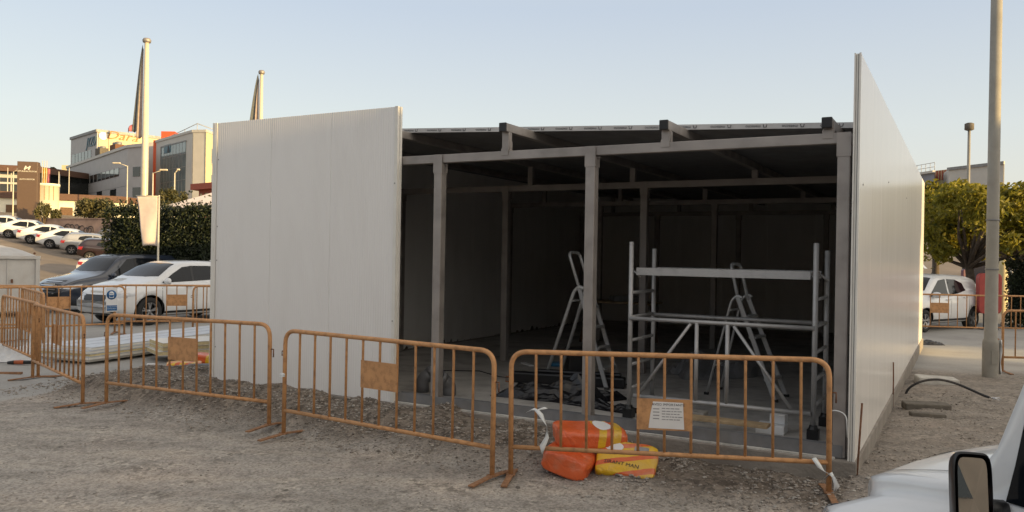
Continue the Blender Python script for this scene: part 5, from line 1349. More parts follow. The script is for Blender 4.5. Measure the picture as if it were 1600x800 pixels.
o = MB().bar((-.3, 0, .02), (.3, 0, .02), .06, .03).build('orange_bar', M['rust_light']); o.name = 'metal_bar'; o.location = G(0, 585, 0); o.rotation_euler = (0, 0, R(5)); tag(o, 'orange brown metal bar on the concrete at the left edge', 'bar')
for k, (px, py, s_, lb) in enumerate([(124, 563, .12, 'dark wood chip on the concrete behind the barrier leg'), (236, 571, .07, 'small white scrap on the concrete before the yellow foam'), (118, 598, .09, 'flat pale stone at the edge of the concrete yard')]):
    o = MB().box((0, 0, .015), (s_ * 1.8, s_, .03)).build('scrap', M[['wood_dark', 'sign_white', 'stone'][k]], bevel=.008); p = G(px, py, .0); p.z = terrain(p.x, p.y); o.location = p; o.rotation_euler = (0, 0, R(20 * k)); tag(o, lb, 'scrap')

# ------------------------------------------------------------------ background buildings
def on_face(mb, p0, p1, u0, u1, z0, z1, d=.04, mi=0, sink=.02):
    # a slab lying on the vertical face p0->p1 (metres along it), proud by d
    p0, p1 = V((p0[0], p0[1], 0)), V((p1[0], p1[1], 0)); x = (p1 - p0).normalized(); n = V((x.y, -x.x, 0))
    c = p0 + x * (u0 + u1) / 2 + n * (d - sink) / 2; c.z = (z0 + z1) / 2
    return mb.box(c, (u1 - u0, d + sink, z1 - z0), mi, rz=math.atan2(x.y, x.x))
def zat(px, py, Y): return D(px, py, Y).z
# office block with lettering
ob = thing('office_block', 'grey and yellow lit office tower with italic rooftop lettering', 'building')
C0 = V((-61.8, 120, 0)); CL = V((-70.8, 129.4, 0)); CR = V((-54.5, 127.5, 0)); CB = CL + (CR - C0)
ztw = zat(148, 203, 120)
t1 = MB().prism([C0, CR, CB, CL], 2, ztw).build('tower', M['grey_clad'], ob)
mb = MB(); on_face(mb, C0, CR, .2, (CR - C0).length - .0, zat(160, 262, 121), ztw - .35, .10); mb.build('cladding', M['cream'], t1)
mb = MB()
for a, b in ((CL, C0), (C0, CR)): on_face(mb, a, b, -.1, (V(b) - V(a)).length + .1, ztw - .30, ztw + .10, .18)
mb.build('parapet', M['alu_dark'], t1)
xr = (CR - C0).normalized(); nr = V((xr.y, -xr.x, 0))
def face_u(p0, p1, px): k = (px - 800) / F_PX; d = (p1 - p0); t = (k * p0.y - p0.x) / (d.x - k * d.y); return t * d.length, p0.y + d.y * t
ud, Yd = face_u(C0, CR, 187); mb = MB(); o = C0 + xr * ud + nr * .16; o.z = zat(187, 213.5, Yd); text_mb(mb, 'Dara', 1.75, frameM(o, xr, (0, 0, 1)) @ Matrix.Diagonal((1.35, 1, 1, 1)), depth=.12, shear=.35); mb.build('lettering', M['letter_brown'], t1)
ue, Ye = face_u(C0, CR, 157.5); o = C0 + xr * ue + nr * .14; o.z = zat(157.5, 212.5, Ye); mb = MB()
mb.tube([o, o + nr * .1], .6, 20); mb.build('round_emblem', M['sign_white'], t1)
xl = (C0 - CL).normalized(); nl = V((xl.y, -xl.x, 0)); LL = (C0 - CL).length
mb = MB(); o = CL + xl * (LL - 2.6) + nl * .06; o.z = ztw - 1.6; text_mb(mb, 'JYZU', 2.0, frameM(o, xl, (0, 0, 1)), depth=.1, shear=.35); mb.build('lettering', M['letter_blue'], t1)
f = MB(); on_face(f, CL, C0, .9, LL * .80, zat(125, 256, 125) - .3, zat(125, 237, 125) - .1, .05); fw = f.build('window_band', M['win_blue'], t1)
mb = MB()
for k in range(1, 6): on_face(mb, CL, C0, .9 + k * 1.6, .96 + k * 1.6, zat(125, 256, 125) - .3, zat(125, 237, 125) - .1, .08)
mb.build('mullion', M['alu_dark'], fw)
W0 = V((-47.7, 100, 0)); W1 = V((-70.5, 127.8, 0)); W2 = V((-46.1, 99.0, 0)); W3 = W1 + (W2 - W0) * 1.75; W2b = W0 + (W2 - W0) * 1.75
zw = zat(197, 228, 100)
wg = MB().prism([W1, W0, W2b, W3], 2, zw).build('wing', M['grey_clad'], ob)
mb = MB(); on_face(mb, W1, W0, 0, (W0 - W1).length + .1, zw - .25, zw + .12, .16); on_face(mb, W0, W2b, -.1, (W2b - W0).length, zw - .25, zw + .12, .16); mb.build('parapet', M['pale_clad'], wg)
WLn = (W0 - W1).length
def wing_u(px): # metres along the wing for a picture column
    k = (px - 800) / F_PX; d = (W0 - W1); t = (k * W1.y - W1.x) / (d.x - k * d.y); return t * WLn, W1.y + d.y * t
ua, Ya = wing_u(128); ub, Yb = wing_u(184); zb0 = zat(160, 281, wing_u(160)[1]); zb1 = zat(160, 269, wing_u(160)[1])
f = MB(); on_face(f, W1, W0, ua, ub, zb0, zb1, .05); fw = f.build('window_band', M['win_dark'], wg)
f = MB(); on_face(f, W1, W0, ua + (ub - ua) * .45, ub, zb0 + .2, zb1 - .1, .07); f.build('pane', M['win_blue'], fw)
mb = MB()
for k in range(1, 9): u = ua + (ub - ua) * k / 9; on_face(mb, W1, W0, u - .04, u + .04, zb0, zb1, .10)
mb.build('mullion', M['alu_dark'], fw)
# panel joints on the wing
mb = MB()
for z in (zw - 2.6, zw - 4.9, zw - 7.4): on_face(mb, W1, W0, 0, WLn, z - .03, z + .03, .015)
mb.build('panel_joint', M['alu_dark'], wg)
for (xa, xb, ya, yb, m_) in ((171, 180, 297, 318, 'win_dark'), (206, 217, 261, 276, 'win_dark'), (206, 218, 293, 308, 'win_dark'), (150, 158, 300, 312, 'win_dark'), (131, 136, 298, 310, 'win_dark')):
    if xa < 198:
        u0, Y0 = wing_u(xa); u1, Y1 = wing_u(xb); f = MB(); on_face(f, W1, W0, u0, u1, zat(xa, yb, Y0), zat(xa, ya, Y0), .05)
    else:
        d = (W2b - W0); 
        def ru(px): k = (px - 800) / F_PX; t = (k * W0.y - W0.x) / (d.x - k * d.y); return t * d.length, W0.y + d.y * t
        u0, Y0 = ru(xa); u1, Y1 = ru(xb); f = MB(); on_face(f, W0, W2b, u0, u1, zat(xa, yb, Y0), zat(xa, ya, Y0), .05)
    f.build('window', M[m_], wg)
# roof units and flag on the wing
for (px, py0, py1, w, mm, lb) in ((159, 240, 229, 1.9, 'stone_dark', 'pale air handling unit on the office wing roof'), (183, 233, 222, 2.1, 'rust', 'rust brown roof plant cluster below the office lettering')):
    b = D(px, py0, 112); b.z = zw; o = thing('roof_unit', lb, 'roof unit', b, R(-45)); hgt = zat(px, py1, 112) - zw
    MB().box((0, 0, hgt * .45), (w, w * .6, hgt * .7)).box((0, 0, .15), (w * .8, w * .5, .3)).build('casing', M[mm], o, bevel=.05)
    mb = MB()
    for k in (-1, 1): mb.lathe([(w * .2, hgt * .8), (w * .22, hgt * .95), (w * .15, hgt), (0, hgt)], 12, 0, 'Z', (k * w * .25, 0, 0))
    mb.build('fan_cowl', M['alu_dark'], o)
fp = D(208, 214, 118); fl = thing('roof_flag', 'small reddish flag flying above the office roof', 'flag', (fp.x, fp.y, ztw - 3)); zz = zat(208, 193, 118) - fl.location.z
MB().tube([(0, 0, 0), (0, 0, zz)], .05, 6).build('mast', M['pole_white'], fl)
MB().grid([[(-.85 * i / 6, .2 * sin(i * 1.3), zz - .1 - .8 * j / 3 - .08 * i + .12 * sin(i + j)) for i in range(7)] for j in range(4)]).build('cloth', M['flag_red'], fl, fix=False).modifiers.new('t', 'SOLIDIFY').thickness = .03
# glass fronted office
gb = thing('glass_office', 'pale office with a tall mirrored glass front and a sunlit side full of windows', 'building')
G0 = V((-37.7, 95, 0)); G1 = V((-46.3, 104.7, 0)); G2 = V((-36.0, 94.6, 0)); G3 = V((-35.6, 113, 0)); G4 = V((-45, 118, 0))
zg = zat(298, 204.5, 95)
MB().prism([G1, G0, G2, G3, G4], 2, zg).build('wall', M['pale_clad'], gb)
GL = (G0 - G1).length
def face_u(p0, p1, px): k = (px - 800) / F_PX; d = (p1 - p0); t = (k * p0.y - p0.x) / (d.x - k * d.y); return t * d.length, p0.y + d.y * t
ua, Ya = face_u(G1, G0, 250); ub, Yb = face_u(G1, G0, 288)
f = MB(); on_face(f, G1, G0, ua, ub, 2.5, zat(288, 221, Yb) , .06); fw = f.build('curtain_wall', M['win_blue'], gb)
mb = MB()
for k in range(1, 8): on_face(mb, G1, G0, ua + (ub - ua) * k / 8 - .03, ua + (ub - ua) * k / 8 + .03, 2.5, zat(288, 221, Yb), .075)
z = 4.
while z < zat(288, 221, Yb): on_face(mb, G1, G0, ua, ub, z - .03, z + .03, .08); z += 1.55
mb.build('mullion', M['alu_dark'], fw)
mb = MB(); on_face(mb, G1, G0, ua - .12, ub + .12, zat(288, 221, Yb), zat(288, 221, Yb) + .14, .12); on_face(mb, G1, G0, ua - .14, ua, 2.5, zat(288, 221, Yb), .12); mb.build('frame', M['alu_dark'], fw)
u1_, Y1_ = face_u(G1, G0, 255); u2_, _ = face_u(G1, G0, 265); zt_ = zat(260, 228, Y1_)
mb = MB(); on_face(mb, G1, G0, u1_, u2_, zt_ - 1.0, zt_ + .05, .10); sgn_ = mb.build('sign_board', M['letter_blue'], gb)
xg = (G0 - G1).normalized(); ng = V((xg.y, -xg.x, 0)); o = G1 + xg * (u1_ * .3 + u2_ * .7) + ng * .14
mb = MB(); mb.add([o + xg * -.45 + V((0, 0, zt_ - .95)), o + xg * .45 + V((0, 0, zt_ - .95)), o + xg * .0 + V((0, 0, zt_))], [(0, 1, 2)]); mb.build('triangle_emblem', M['ink'], sgn_, fix=False)
mb = MB()
for a, b in ((G1, G0), (G0, G2), (G2, G3)): on_face(mb, a, b, -.05, (b - a).length + .05, zg - .18, zg + .12, .10)
mb.build('parapet', M['pale_clad'], gb)
mb = MB(); on_face(mb, G0, G2, -.0, .10, 2, zg - .2, .03); on_face(mb, G0, G2, (G2 - G0).length - .1, (G2 - G0).length, 2, zg - .2, .03); mb.build('corner_seam', M['alu_dark'], gb)
GR = (G3 - G2).length; xsid = (G3 - G2).normalized()
mb = MB(); on_face(mb, G2, G3, .05, GR, 2.2, zg - .2, .05); mb.build('render_coat', M['cream'], gb)
for r_ in range(3):
    for k in range(5):
        u = 1.6 + k * 2.9; z = zg - 2.6 - r_ * 3.1
        f = MB(); on_face(f, G2, G3, u, u + 1.2, z - 1.0, z + .7, .06); w_ = f.build('window', M['win_blue'], gb)
        f = MB(); on_face(f, G2, G3, u - .1, u + 1.3, z - 1.12, z - 1.02, .16); f.build('sill', M['pale_clad'], w_)
mb = MB(); 
rail = [G1 + V((1.5, 0, zg + .5)), (G0 + G1) / 2 + V((1.2, .5, zg + .95)), G0 + V((.2, .8, zg + 1.0)), G3 + V((-.8, -5, zg + .9)), G3 + V((-.8, 0, zg + .4))]
mb.tube(rail, .05, 6)
for p in rail: mb.tube([V((p.x, p.y, zg)), p], .04, 6)
mb.build('roof_rail', M['alu'], gb)
# red stair tower between the two
R0 = V((-44.9, 103.5, 0)); d = V((.66, -.75, 0))
rt = thing('red_tower', 'orange red stair tower wedged between the two offices', 'building')
pr_ = [D(235, 300, 104), D(246, 300, 104)]; a = V((pr_[0].x, 104.6, 0)); b = V((pr_[1].x, 104.6, 0))
MB().prism([a, b, b + V((-1, 6, 0)), a + V((-1, 6, 0))], 2, zat(240, 219, 104.6)).build('shaft', M['red_clad'], rt)
a = V((D(240, 300, 108).x, 110, 0)); b = V((D(262, 300, 108).x, 110, 0))
MB().prism([a, b, b + V((-1, 6, 0)), a + V((-1, 6, 0))], 8, zat(250, 205, 110)).build('head', M['red_clad'], rt)
a = V((D(218, 300, 108).x - .2, 109, 0)); b = V((D(236, 300, 108).x, 109, 0))
lk = thing('link_block', 'plain pale block filling the gap left of the red tower', 'building'); MB().prism([a, b, b + V((0, 6, 0)), a + V((0, 6, 0))], 2, zat(225, 222, 109)).build('wall', M['pale_clad'], lk)
f = MB(); on_face(f, a, b, .25, .9, 3.2, 5.4, .05); on_face(f, a, b, .3, 1.0, 7.4, 9.2, .05); f.build('window', M['win_dark'], lk)
o = MB().prism([D(262, 300, 112).xy, D(277, 300, 112).xy, (D(277, 300, 118)).xy, (D(262, 300, 118)).xy], 6, zat(268, 208, 112)).build('roof_house', M['cream']); tag(o, 'small cream penthouse catching sun beside the red tower', 'building')
# red brick annex above the tent
a = at_depth(309, 70); b = at_depth(352, 66); zr_ = zat(330, 286, 68)
an = thing('brick_annex', 'small red annex roof between the tent and the glass office', 'building')
MB().prism([a, b, b + V((1, 6, 0)), a + V((1, 6, 0))], 0, zr_ - .5).build('wall', M['brick_red'], an)
MB().prism([a + V((-.5, -.6, 0)), b + V((.5, -.6, 0)), b + V((1.4, 6.5, 0)), a + V((.6, 6.5, 0))], zr_ - .5, zr_).build('roof', M['brick_red'], an)
f = MB(); on_face(f, a, b, .35, .75, zr_ - 1.7, zr_ - .8, .05); on_face(f, a, b, 1.4, 2.0, zr_ - 1.7, zr_ - .8, .05); f.build('window', M['cream'], an)
# low white building with brown roof
lw0 = at_depth(-90, 84); lw1 = at_depth(186, 92); zl0, zl1 = zat(100, 312, 88), zat(100, 302, 88)
lb_ = thing('showroom', 'long low white building with a brown roof band behind the sign tower', 'building')
back = V((2.5, 14, 0))
MB().prism([lw0, lw1, lw1 + back, lw0 + back], 1, zl0).build('wall', M['white_render'], lb_)
mb = MB(); mb.prism([lw0 + V((-.5, -.5, 0)), lw1 + V((.3, -.5, 0)), lw1 + back, lw0 + back], zl0, zl1); mb.build('roof', M['roof_dark'], lb_)
for px, w, y0_, y1_ in ((68, 1.0, 322, 338), (103, 1.2, 324, 340), (20, 1.4, 320, 336)):
    u, Yv = face_u(lw0, lw1, px); f = MB(); on_face(f, lw0, lw1, u - w / 2, u + w / 2, zat(px, y1_, Yv), zat(px, y0_, Yv), .06); f.build('window', M['wood_dark'], lb_)
rc = D(64, 300, 82); bay = MB()
bay.lathe([(1.15, 3), (1.15, zat(64, 290, 82)), (1.22, zat(64, 290, 82)), (1.22, zat(64, 286, 82)), (0, zat(64, 286, 82))], 20, 0, 'Z', (rc.x, rc.y + 1, 0)); by_ = bay.build('round_bay', M['white_render'], lb_)
mb = MB()
for k in range(7):
    aa = -pi / 2 + (k - 3) * .36; mb.box((rc.x + 1.17 * cos(aa), rc.y + 1 + 1.17 * sin(aa), zat(64, 300, 82)), (.05, .05, 1.6), rz=aa)
mb.build('shutter_slats', M['wood'], by_)
# two storey glass building on the far left
q0 = at_depth(-60, 105); q1 = at_depth(58, 108); zq = zat(10, 258, 106)
qb = thing('glass_showroom', 'flat roofed glazed building cut by the left edge behind the sign tower', 'building')
MB().prism([q0, q1, q1 + V((3, 10, 0)), q0 + V((3, 10, 0))], 3, zq - .8).build('wall', M['win_dark'], qb)
MB().prism([q0 + V((-1, -1.2, 0)), q1 + V((.5, -1.2, 0)), q1 + V((3, 10, 0)), q0 + V((2, 10, 0))], zq - .8, zq).build('roof', M['roof_dark'], qb)
mb = MB(); on_face(mb, q0, q1, 0, (q1 - q0).length, zat(10, 287, 106), zat(10, 284, 106), .3)
for k in range(8): on_face(mb, q0, q1, 1.2 + k * 1.4, 1.34 + k * 1.4, zat(10, 300, 106), zq - .8, .12)
mb.build('frame', M['pale_clad'], qb)
f = MB(); on_face(f, q0, q1, 0, (q1 - q0).length * .9, zat(10, 277, 106), zat(10, 272, 106), .1); f.build('blind', M['pale_clad'], qb)
# far pale roofs behind
o = MB().prism([D(96, 280, 160).xy, D(114, 280, 160).xy, D(114, 280, 172).xy, D(96, 280, 172).xy], 4, zat(100, 258, 160)).build('distant_block', M['cream']); tag(o, 'distant cream block peeping left of the office tower', 'building')
# brown sign tower
y_ = 75; pa = D(25.5, 340, y_); pb = D(57.5, 340, y_ + .4); pt = thing('sign_tower', 'tall brown sign tower with a pale slanted emblem and two lines of lettering', 'sign', (0, 0, 0))
zt_ = zat(40, 252, y_); zb_ = 2.5; xx = (V((pb.x, pb.y, 0)) - V((pa.x, pa.y, 0))).normalized(); nn_ = V((xx.y, -xx.x, 0))
MB().prism([pa.xy, pb.xy, (pb + V((-.15, .7, 0))).xy, (pa + V((-.15, .7, 0))).xy], zb_, zt_).build('board', M['pylon'], pt, bevel=.03)
mid = (pa + pb) / 2 + nn_ * .03
mb = MB(); o = V((mid.x, mid.y, zat(41, 262, y_)))
for s_ in (-1, 1): mb.bar(o + xx * (.17 * s_ - .07) - V((0, 0, .18)), o + xx * (.17 * s_ + .07) + V((0, 0, .18)), .11, .05, up=nn_)
mb.bar(o - xx * .14 - V((0, 0, .05)), o + xx * .14 + V((0, 0, .06)), .10, .05, up=nn_); mb.build('emblem', M['emblem'], pt)
mb = MB(); text_mb(mb, 'HYUNDAI MOTOR', .19, frameM((mid.x, mid.y, zat(42, 267.5, y_)), xx, (0, 0, 1)), depth=.03)
text_mb(mb, 'AUTO MOTOR', .19, frameM((mid.x, mid.y, zat(42, 280, y_)), xx, (0, 0, 1)), depth=.03); mb.build('lettering', M['emblem'], pt)
# graffiti wall, shrubs and trees
g0 = at_depth(54, 74); g1 = at_depth(196, 68); gw = thing('retaining_wall', 'weathered pinkish retaining wall with dark graffiti behind the sloping row of cars', 'wall'); zgt = zat(130, 342, 70)
MB().prism([g0, g1, g1 + V((.1, .4, 0)), g0 + V((.1, .4, 0))], 0, zgt).build('masonry', M['wall_pink'], gw)
mb = MB(); on_face(mb, g0, g1, 0, (g1 - g0).length, zgt, zgt + .08, .06); mb.build('coping', M['wall_pink'], gw)
xw = (g1 - g0).normalized(); nw_ = V((xw.y, -xw.x, 0)); rg = random.Random(12); mb = MB()
for px, wd in ((112, 2.0), (134, 1.4), (167, 2.0)):
    u, Yv = face_u(g0, g1, px); c = g0 + xw * u + nw_ * .02; c.z = zat(px, 360, Yv)
    for _ in range(5):
        cc = c + xw * rg.uniform(-.5, .5) * wd; rr = rg.uniform(.25, .6); a0 = rg.uniform(0, 6)
        mb.tube([cc + xw * rr * 1.1 * cos(a0 + k * .5) + V((0, 0, rr * .9 * sin(a0 + k * .5) * (1 + .2 * sin(k)))) for k in range(rg.randint(6, 11))], .035, 5)
mb.build('graffiti', M['ink'], gw)
def shrub(label, px, py0, py1, Y, wpx, n, seed, lm='leaf_shrub', size=.3, name='shrub', cat='shrub'):
    b = D(px, py0, Y); b.z = min(b.z, terrain(b.x, b.y) + 6); hgt = zat(px, py1, Y) - D(px, py0, Y).z; w = wpx * Y / F_PX
    o = thing(name, label, cat, b); rg = random.Random(seed); cl = [V((rg.uniform(-.5, .5) * w * .8, rg.uniform(-.5, .5) * w * .4, hgt * rg.uniform(.2, .8))) for _ in range(14)]
    mb = MB()
    for c in cl[:8]: mb.tube([(c.x * .3, 0, -1.0), c * .6, c], [.08, .05, .02], 5)
    mb.build('stems', M['bark'], o)
    def fn(r_):
        c = r_.choice(cl); d = V((r_.gauss(0, 1), r_.gauss(0, 1), r_.gauss(0, 1))).normalized() * r_.random() ** .5
        p = c + V((d.x * w * .22, d.y * w * .2, d.z * hgt * .28)); return p, .4 + .3 * noise.noise(c * 2) + .2 * r_.random()
    vv, ff, rnd = leaves(fn, n, size, seed); c = stuff_mesh('foliage', vv, ff, M[lm], rnd); c.parent = o
shrub('bushy brownish shrub on top of the graffiti wall, the largest there', 150, 345, 310, 73, 64, 2600, 3)
shrub('thin scraggly shrub beside the brown sign tower', 66, 344, 316, 73, 22, 500, 4, size=.28)
shrub('small tilted shrub between the two low windows', 84, 344, 326, 73, 18, 350, 5, size=.28)
shrub('sunlit bushy tree top behind the hedge left of the tent', 264, 336, 294, 45, 34, 1500, 6, size=.22)
shrub('small dark shrub behind the tent ridge', 288, 320, 300, 60, 16, 400, 7, size=.2)
shrub('dark wooded clump behind the small flags', 78, 312, 262, 125, 52, 2600, 8, 'leaf_dark', .6, 'wooded_clump', 'trees')
shrub('dark wooded clump against the foot of the office wing', 112, 318, 275, 118, 50, 1800, 9, 'leaf_dark', .6, 'wooded_clump', 'trees')
shrub('dark tree reflected beside and before the tall glass front', 262, 322, 300, 90, 14, 300, 10, 'leaf_dark', .35)
# small flags and street lamps on the slope
for k, (px, lb) in enumerate(((64, 'leftmost'), (67.5, 'middle'), (71, 'rightmost'))):
    b = at_depth(px, 96); b.z = terrain(b.x, b.y); ht = zat(px, 251, 96) - b.z; o = thing('flagpole', f'{lb} of three thin flagpoles beside the brown sign tower', 'flagpole', b, group='three flagpoles by the sign tower')
    MB().lathe([(.06, 0), (.04, ht), (0, ht)], 6).build('pole', M['pole_white'], o)
    MB().grid([[(.05 + .5 * i / 4 * (.6 + .3 * j / 5), .08 * sin(i * 2 + j), ht - .8 - j * .62 - .2 * i / 4) for i in range(5)] for j in range(6)]).build('cloth', M['flag_yellow' if k != 2 else 'flag_red'], o, fix=False).modifiers.new('t', 'SOLIDIFY').thickness = .02
def lamp(label, px, ytop, Y, arm, r0=.07, mm='pole_white'):
    b = at_depth(px, Y); b.z = terrain(b.x, b.y); ht = zat(px, ytop, Y) - b.z; o = thing('street_lamp', label, 'street lamp', b, group='street lamps on the far slope')
    p = [(0, 0, 0), (0, 0, ht)]
    mb = MB().lathe([(r0, 0), (r0 * .7, ht), (0, ht)], 8)
    if arm: mb.tube([(0, 0, ht - .05), (arm * .5, 0, ht + .12), (arm, 0, ht + .25)], r0 * .5, 6)
    mb.build('pole', M[mm], o)
    if arm: MB().box((arm * 1.15, 0, ht + .27), (abs(arm) * .8, .25, .14)).build('lantern', M['pole_white'], o, bevel=.04)
    return o
lamp('street lamp with left pointing head before the office wing', 197, 259, 85, -1.0)
lamp('street lamp with right pointing head before the red tower', 237, 270, 70, .8)
lamp('short street lamp before the tall glass front', 271, 270, 65, .25)
lamp('bare lamp pole left of the office wing', 90, 268, 95, 0, .06)
lamp('bare lamp pole touching the edge of the office wing', 106, 262, 95, 0, .06)
lamp('bright square headed lamp pole just left of the sign tower', 19, 268, 80, .5)
lamp('thin pole at the far left before the glazed building', 10, 262, 90, 0, .06)

# ------------------------------------------------------------------ right background
lp = at_depth(1511, 45); lp.z = terrain(lp.x, lp.y); ht = zat(1511, 192, 45) - lp.z
fl_ = thing('street_lamp', 'tall thin lamp with drum shaped head above the right trees', 'street lamp', lp)
MB().lathe([(.10, 0), (.075, ht - .4), (0, ht - .4)], 10).build('pole', M['steel_pole'], fl_); MB().lathe([(.14, ht - .42), (.24, ht - .38), (.24, ht - .05), (.14, ht), (0, ht)], 16).build('drum_head', M['stone_dark'], fl_)
a = at_depth(1480, 84); b = at_depth(1566, 78); c = b + V((2.2, 2.2, 0)); zt_ = zat(1540, 257, 80)
gx = thing('grey_hall', 'plain grey box building with one sunlit end above the right trees', 'building')
MB().prism([a, b, b + V((5, 12, 0)), a + V((5, 12, 0))], 1, zt_).build('wall', M['pale_clad'], gx)
mb = MB(); on_face(mb, b, b + V((5, 12, 0)), .05, 12.9, 3, zt_ - .1, .06); mb.build('sunlit_end', M['cream'], gx)  # cream slab puts the low sun's yellow into the end wall's colour
mb = MB(); on_face(mb, a, b, -.1, (b - a).length + .1, zt_ - .2, zt_ + .1, .14); mb.build('parapet', M['alu_dark'], gx)
a = at_depth(1405, 92); b = at_depth(1458, 86); zt_ = zat(1440, 270, 88)
bw = thing('terraced_house', 'bluish terraced building with roof railings right of the white wall end', 'building')
MB().prism([a, b, b + V((5, 10, 0)), a + V((5, 10, 0))], 1, zt_).build('wall', M['blue_wall'], bw)
mb = MB(); L_ = (b - a).length; on_face(mb, a, b, -.1, L_ + .1, zt_ - .2, zt_ + .05, .3); on_face(mb, a, b, -.1, L_, zt_ - 2.0, zt_ - 1.8, .25); mb.build('cornice', M['pale_clad'], bw)
mb = MB(); rr = zat(1440, 257, 88)
for k in range(9): q = a.lerp(b, k / 8); mb.tube([(q.x, q.y, zt_), (q.x, q.y, rr)], .03, 5)
for z in (rr, (rr + zt_) / 2): mb.tube([(a.x, a.y, z), (b.x, b.y, z)], .03, 5)
mb.build('railing', M['alu'], bw)
for k in range(3): f = MB(); on_face(f, a, b, .5 + k * 1.2, 1.2 + k * 1.2, zt_ - 3.6, zt_ - 2.3, .06); f.build('window', M['win_blue'], bw)
a = at_depth(1456, 90); b = at_depth(1482, 88); zt_ = zat(1470, 264, 88)
ob2 = thing('louvred_house', 'sunlit building with orange vertical louvres beside the grey hall', 'building')
MB().prism([a, b, b + V((4, 9, 0)), a + V((4, 9, 0))], 1, zt_).build('wall', M['cream'], ob2)
mb = MB(); L_ = (b - a).length
for k in range(6): on_face(mb, a, b, .1 + k * L_ / 6, .1 + (k + .45) * L_ / 6, zt_ - 1.1, zt_ - .05, .10)
mb.build('louvre', M['brick_red'], ob2)
# red panel, purple bin
def totem(name, label, px, py0, py1, wpx, Y, m1, m2, cat):
    b = at_depth(px, Y); o = thing(name, label, cat, b); z0, z1 = zat(px, py1, Y), zat(px, py0, Y); w = wpx * Y / F_PX
    mb = MB(); pts = rounded([(-w / 2, 0, z0 + .001), (-w / 2, 0, z1), (w / 2, 0, z1), (w / 2, 0, z0), (-w / 2, 0, z0), (-w / 2, 0, z0 + (z1 - z0) * .3)], .14 * w / .6, 5)
    pl_ = [(p.x, p.z) for p in pts[1:-1]]; n = len(pl_)
    mb.add([(x, -.09, z) for x, z in pl_] + [(x, .09, z) for x, z in pl_], [list(range(n))[::-1], list(range(n, 2 * n))] + [(k, (k + 1) % n, n + (k + 1) % n, n + k) for k in range(n)])
    mb.build('panel', M[m1], o, bevel=.02)
    mb = MB(); mb.box((0, .02, z0 / 2 + .02), (w * .35, .10, z0 + .06)); mb.box((0, .02, .02), (w * .7, .3, .04)); mb.build('stand', M['galv_dark'], o)
    return o
t_ = totem('totem_sign', 'dark red rounded panel partly hidden by the grey lamp post', 1546, 427, 490, 36, 22.5, 'red_panel', 'red_light', 'sign panel')
totem('totem_sign', 'small purple rounded panel left of the tree trunk', 1510, 421, 446, 13, 31, 'purple', 'purple', 'sign panel')
b = at_depth(1513, 31.4); o = thing('steel_post', 'thin pale post rising just behind the purple panel', 'post', b); MB().lathe([(.05, 0), (.05, 2.6), (0, 2.6)], 8).build('shaft', M['steel_pole'], o)
b = at_depth(1582, 33); o = thing('steel_post', 'thin pale post above the right hedge', 'post', b); MB().lathe([(.06, 0), (.06, 3.4), (0, 3.4)], 8).build('shaft', M['pole_white'], o)
b = at_depth(1568, 30); o = thing('white_bollard', 'short cream rounded post above the right hedge', 'post', b); MB().lathe([(.16, 0), (.16, 1.7), (.12, 1.95), (0, 2.0)], 12).build('shaft', M['cream'], o)
b = at_depth(1568, 40); o = thing('dark_van', 'dark blue box van parked beyond the right hedge', 'van', b, R(10)); b_ = MB().box((0, 0, 1.35), (1.8, 3.6, 1.9)).build('body', M['car_navy'], o, bevel=.1); MB().box((0, -1.81, 1.75), (1.4, .04, .6)).build('rear_window', M['glass'], o)
for s_ in (-.75, .75):
    for y in (-1.1, 1.1): MB().lathe([(0, -.1), (.32, -.1), (.32, .1), (0, .1)], 16, 0, 'X', (s_, y, .34)).build('wheel', M['tyre'], o)
# parking bay lines on the right slope
for k, (pa_, pb_) in enumerate((((1458, 394), (1473, 407)), ((1440, 413), (1447, 420)))):
    def hit(px, py):
        lo, hi = 25, 90
        for _ in range(50):
            m_ = (lo + hi) / 2; p = D(px, py, m_)
            if p.z > terrain(p.x, m_): lo = m_
            else: hi = m_
        p = D(px, py, lo); p.z = terrain(p.x, p.y) + .02; return p
    a, b = hit(*pa_), hit(*pb_); d = (b - a).normalized(); s_ = V((-d.y, d.x, 0)) * .08
    rows = [[a.lerp(b, i / 12) - s_ for i in range(13)], [a.lerp(b, i / 12) + s_ for i in range(13)]]
    for r_ in rows:
        for q in r_: q.z = terrain(q.x, q.y) + .012
    o = MB().grid(rows).build('parking_line', M['sign_white']); tag(o, kind='structure')

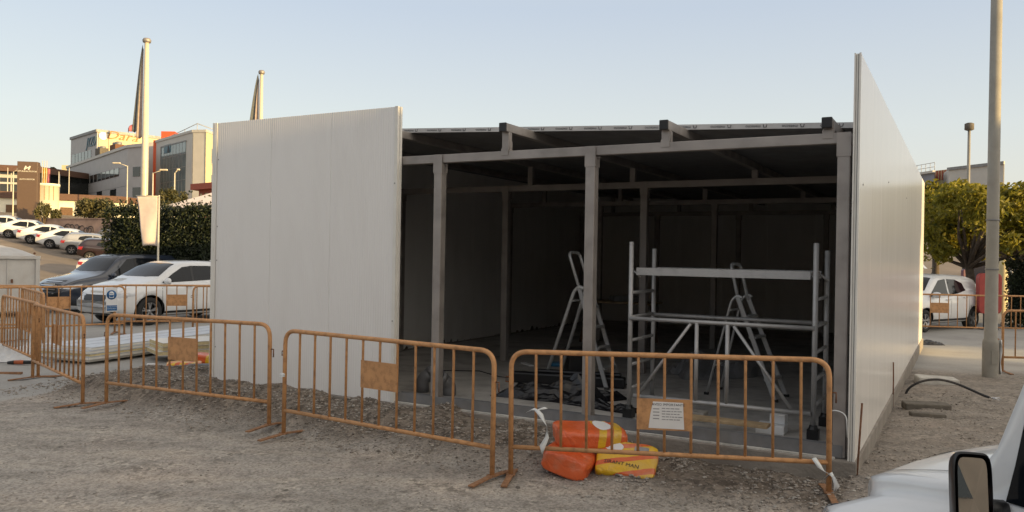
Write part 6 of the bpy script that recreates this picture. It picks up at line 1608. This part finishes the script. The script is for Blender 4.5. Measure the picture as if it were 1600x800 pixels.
# ------------------------------------------------------------------ unseen blocks added out of frame to shade the site and cut low sky glow
S2 = V((cos(SUN_AZ), sin(SUN_AZ), 0)); P2 = V((-S2.y, S2.x, 0))
def SP(a, p): q = S2 * a + P2 * p; return (q.x, q.y)
ws_ = thing('shading_shed', 'long low unseen shed added behind the viewer to shade the site', 'building')  # added out of view; its height sets the shade line on the site
MB().prism([SP(29, -34), SP(29, 18.0), SP(41, 18.0), SP(41, -34)], 0, 7.1).build('wall', M['shed'], ws_)
MB().prism([SP(28.6, -34.4), SP(28.6, 18.4), SP(41.4, 18.4), SP(41.4, -34.4)], 7.1, 7.4).build('roof', M['roof_brown'], ws_)
mb = MB()
for k in range(9): on_face(mb, SP(29, 14), SP(29, -34), 2 + k * 5, 4.6 + k * 5, 1.2, 3.4, .05)
mb.build('window_row', M['win_dark'], ws_)

hr = thing('sky_blocker', 'unseen tall row added far behind the viewer to hold back low sky glow', 'building')  # added behind the camera to block bright low sky from the front panel
MB().prism([(-75, -30), (14, -34), (14, -46), (-75, -44)], 0, 10.5).build('wall', M['shed'], hr)
MB().prism([(-75.4, -29.6), (14.4, -33.6), (14.4, -46.4), (-75.4, -44.4)], 10.5, 10.9).build('roof', M['roof_brown'], hr)
mb = MB()
for k in range(16):
    for z in (1.4, 4.4, 7.4): on_face(mb, (14, -34), (-75, -30), 3 + k * 5.4, 4.4 + k * 5.4, z, z + 1.6, .05)
mb.build('window_row', M['win_dark'], hr)

gr_ = thing('shading_shed_low', 'lower unseen block added beyond the long one to shade the white hatchback', 'building')  # added out of view to shade the hatchback; the gap lets sun through
MB().prism([SP(29, 20.6), SP(29, 29), SP(40, 29), SP(40, 20.6)], 0, 5.3).build('wall', M['shed'], gr_)
MB().prism([SP(28.7, 20.4), SP(28.7, 29.3), SP(40.3, 29.3), SP(40.3, 20.4)], 5.3, 5.55).build('roof', M['roof_brown'], gr_)
mb = MB()
for k in range(3): on_face(mb, SP(29, 29), SP(29, 20.6), .6 + k * 2.7, 2.8 + k * 2.7, .05, 2.4, .05)
mb.build('blocker_door', M['pale_clad'], gr_)
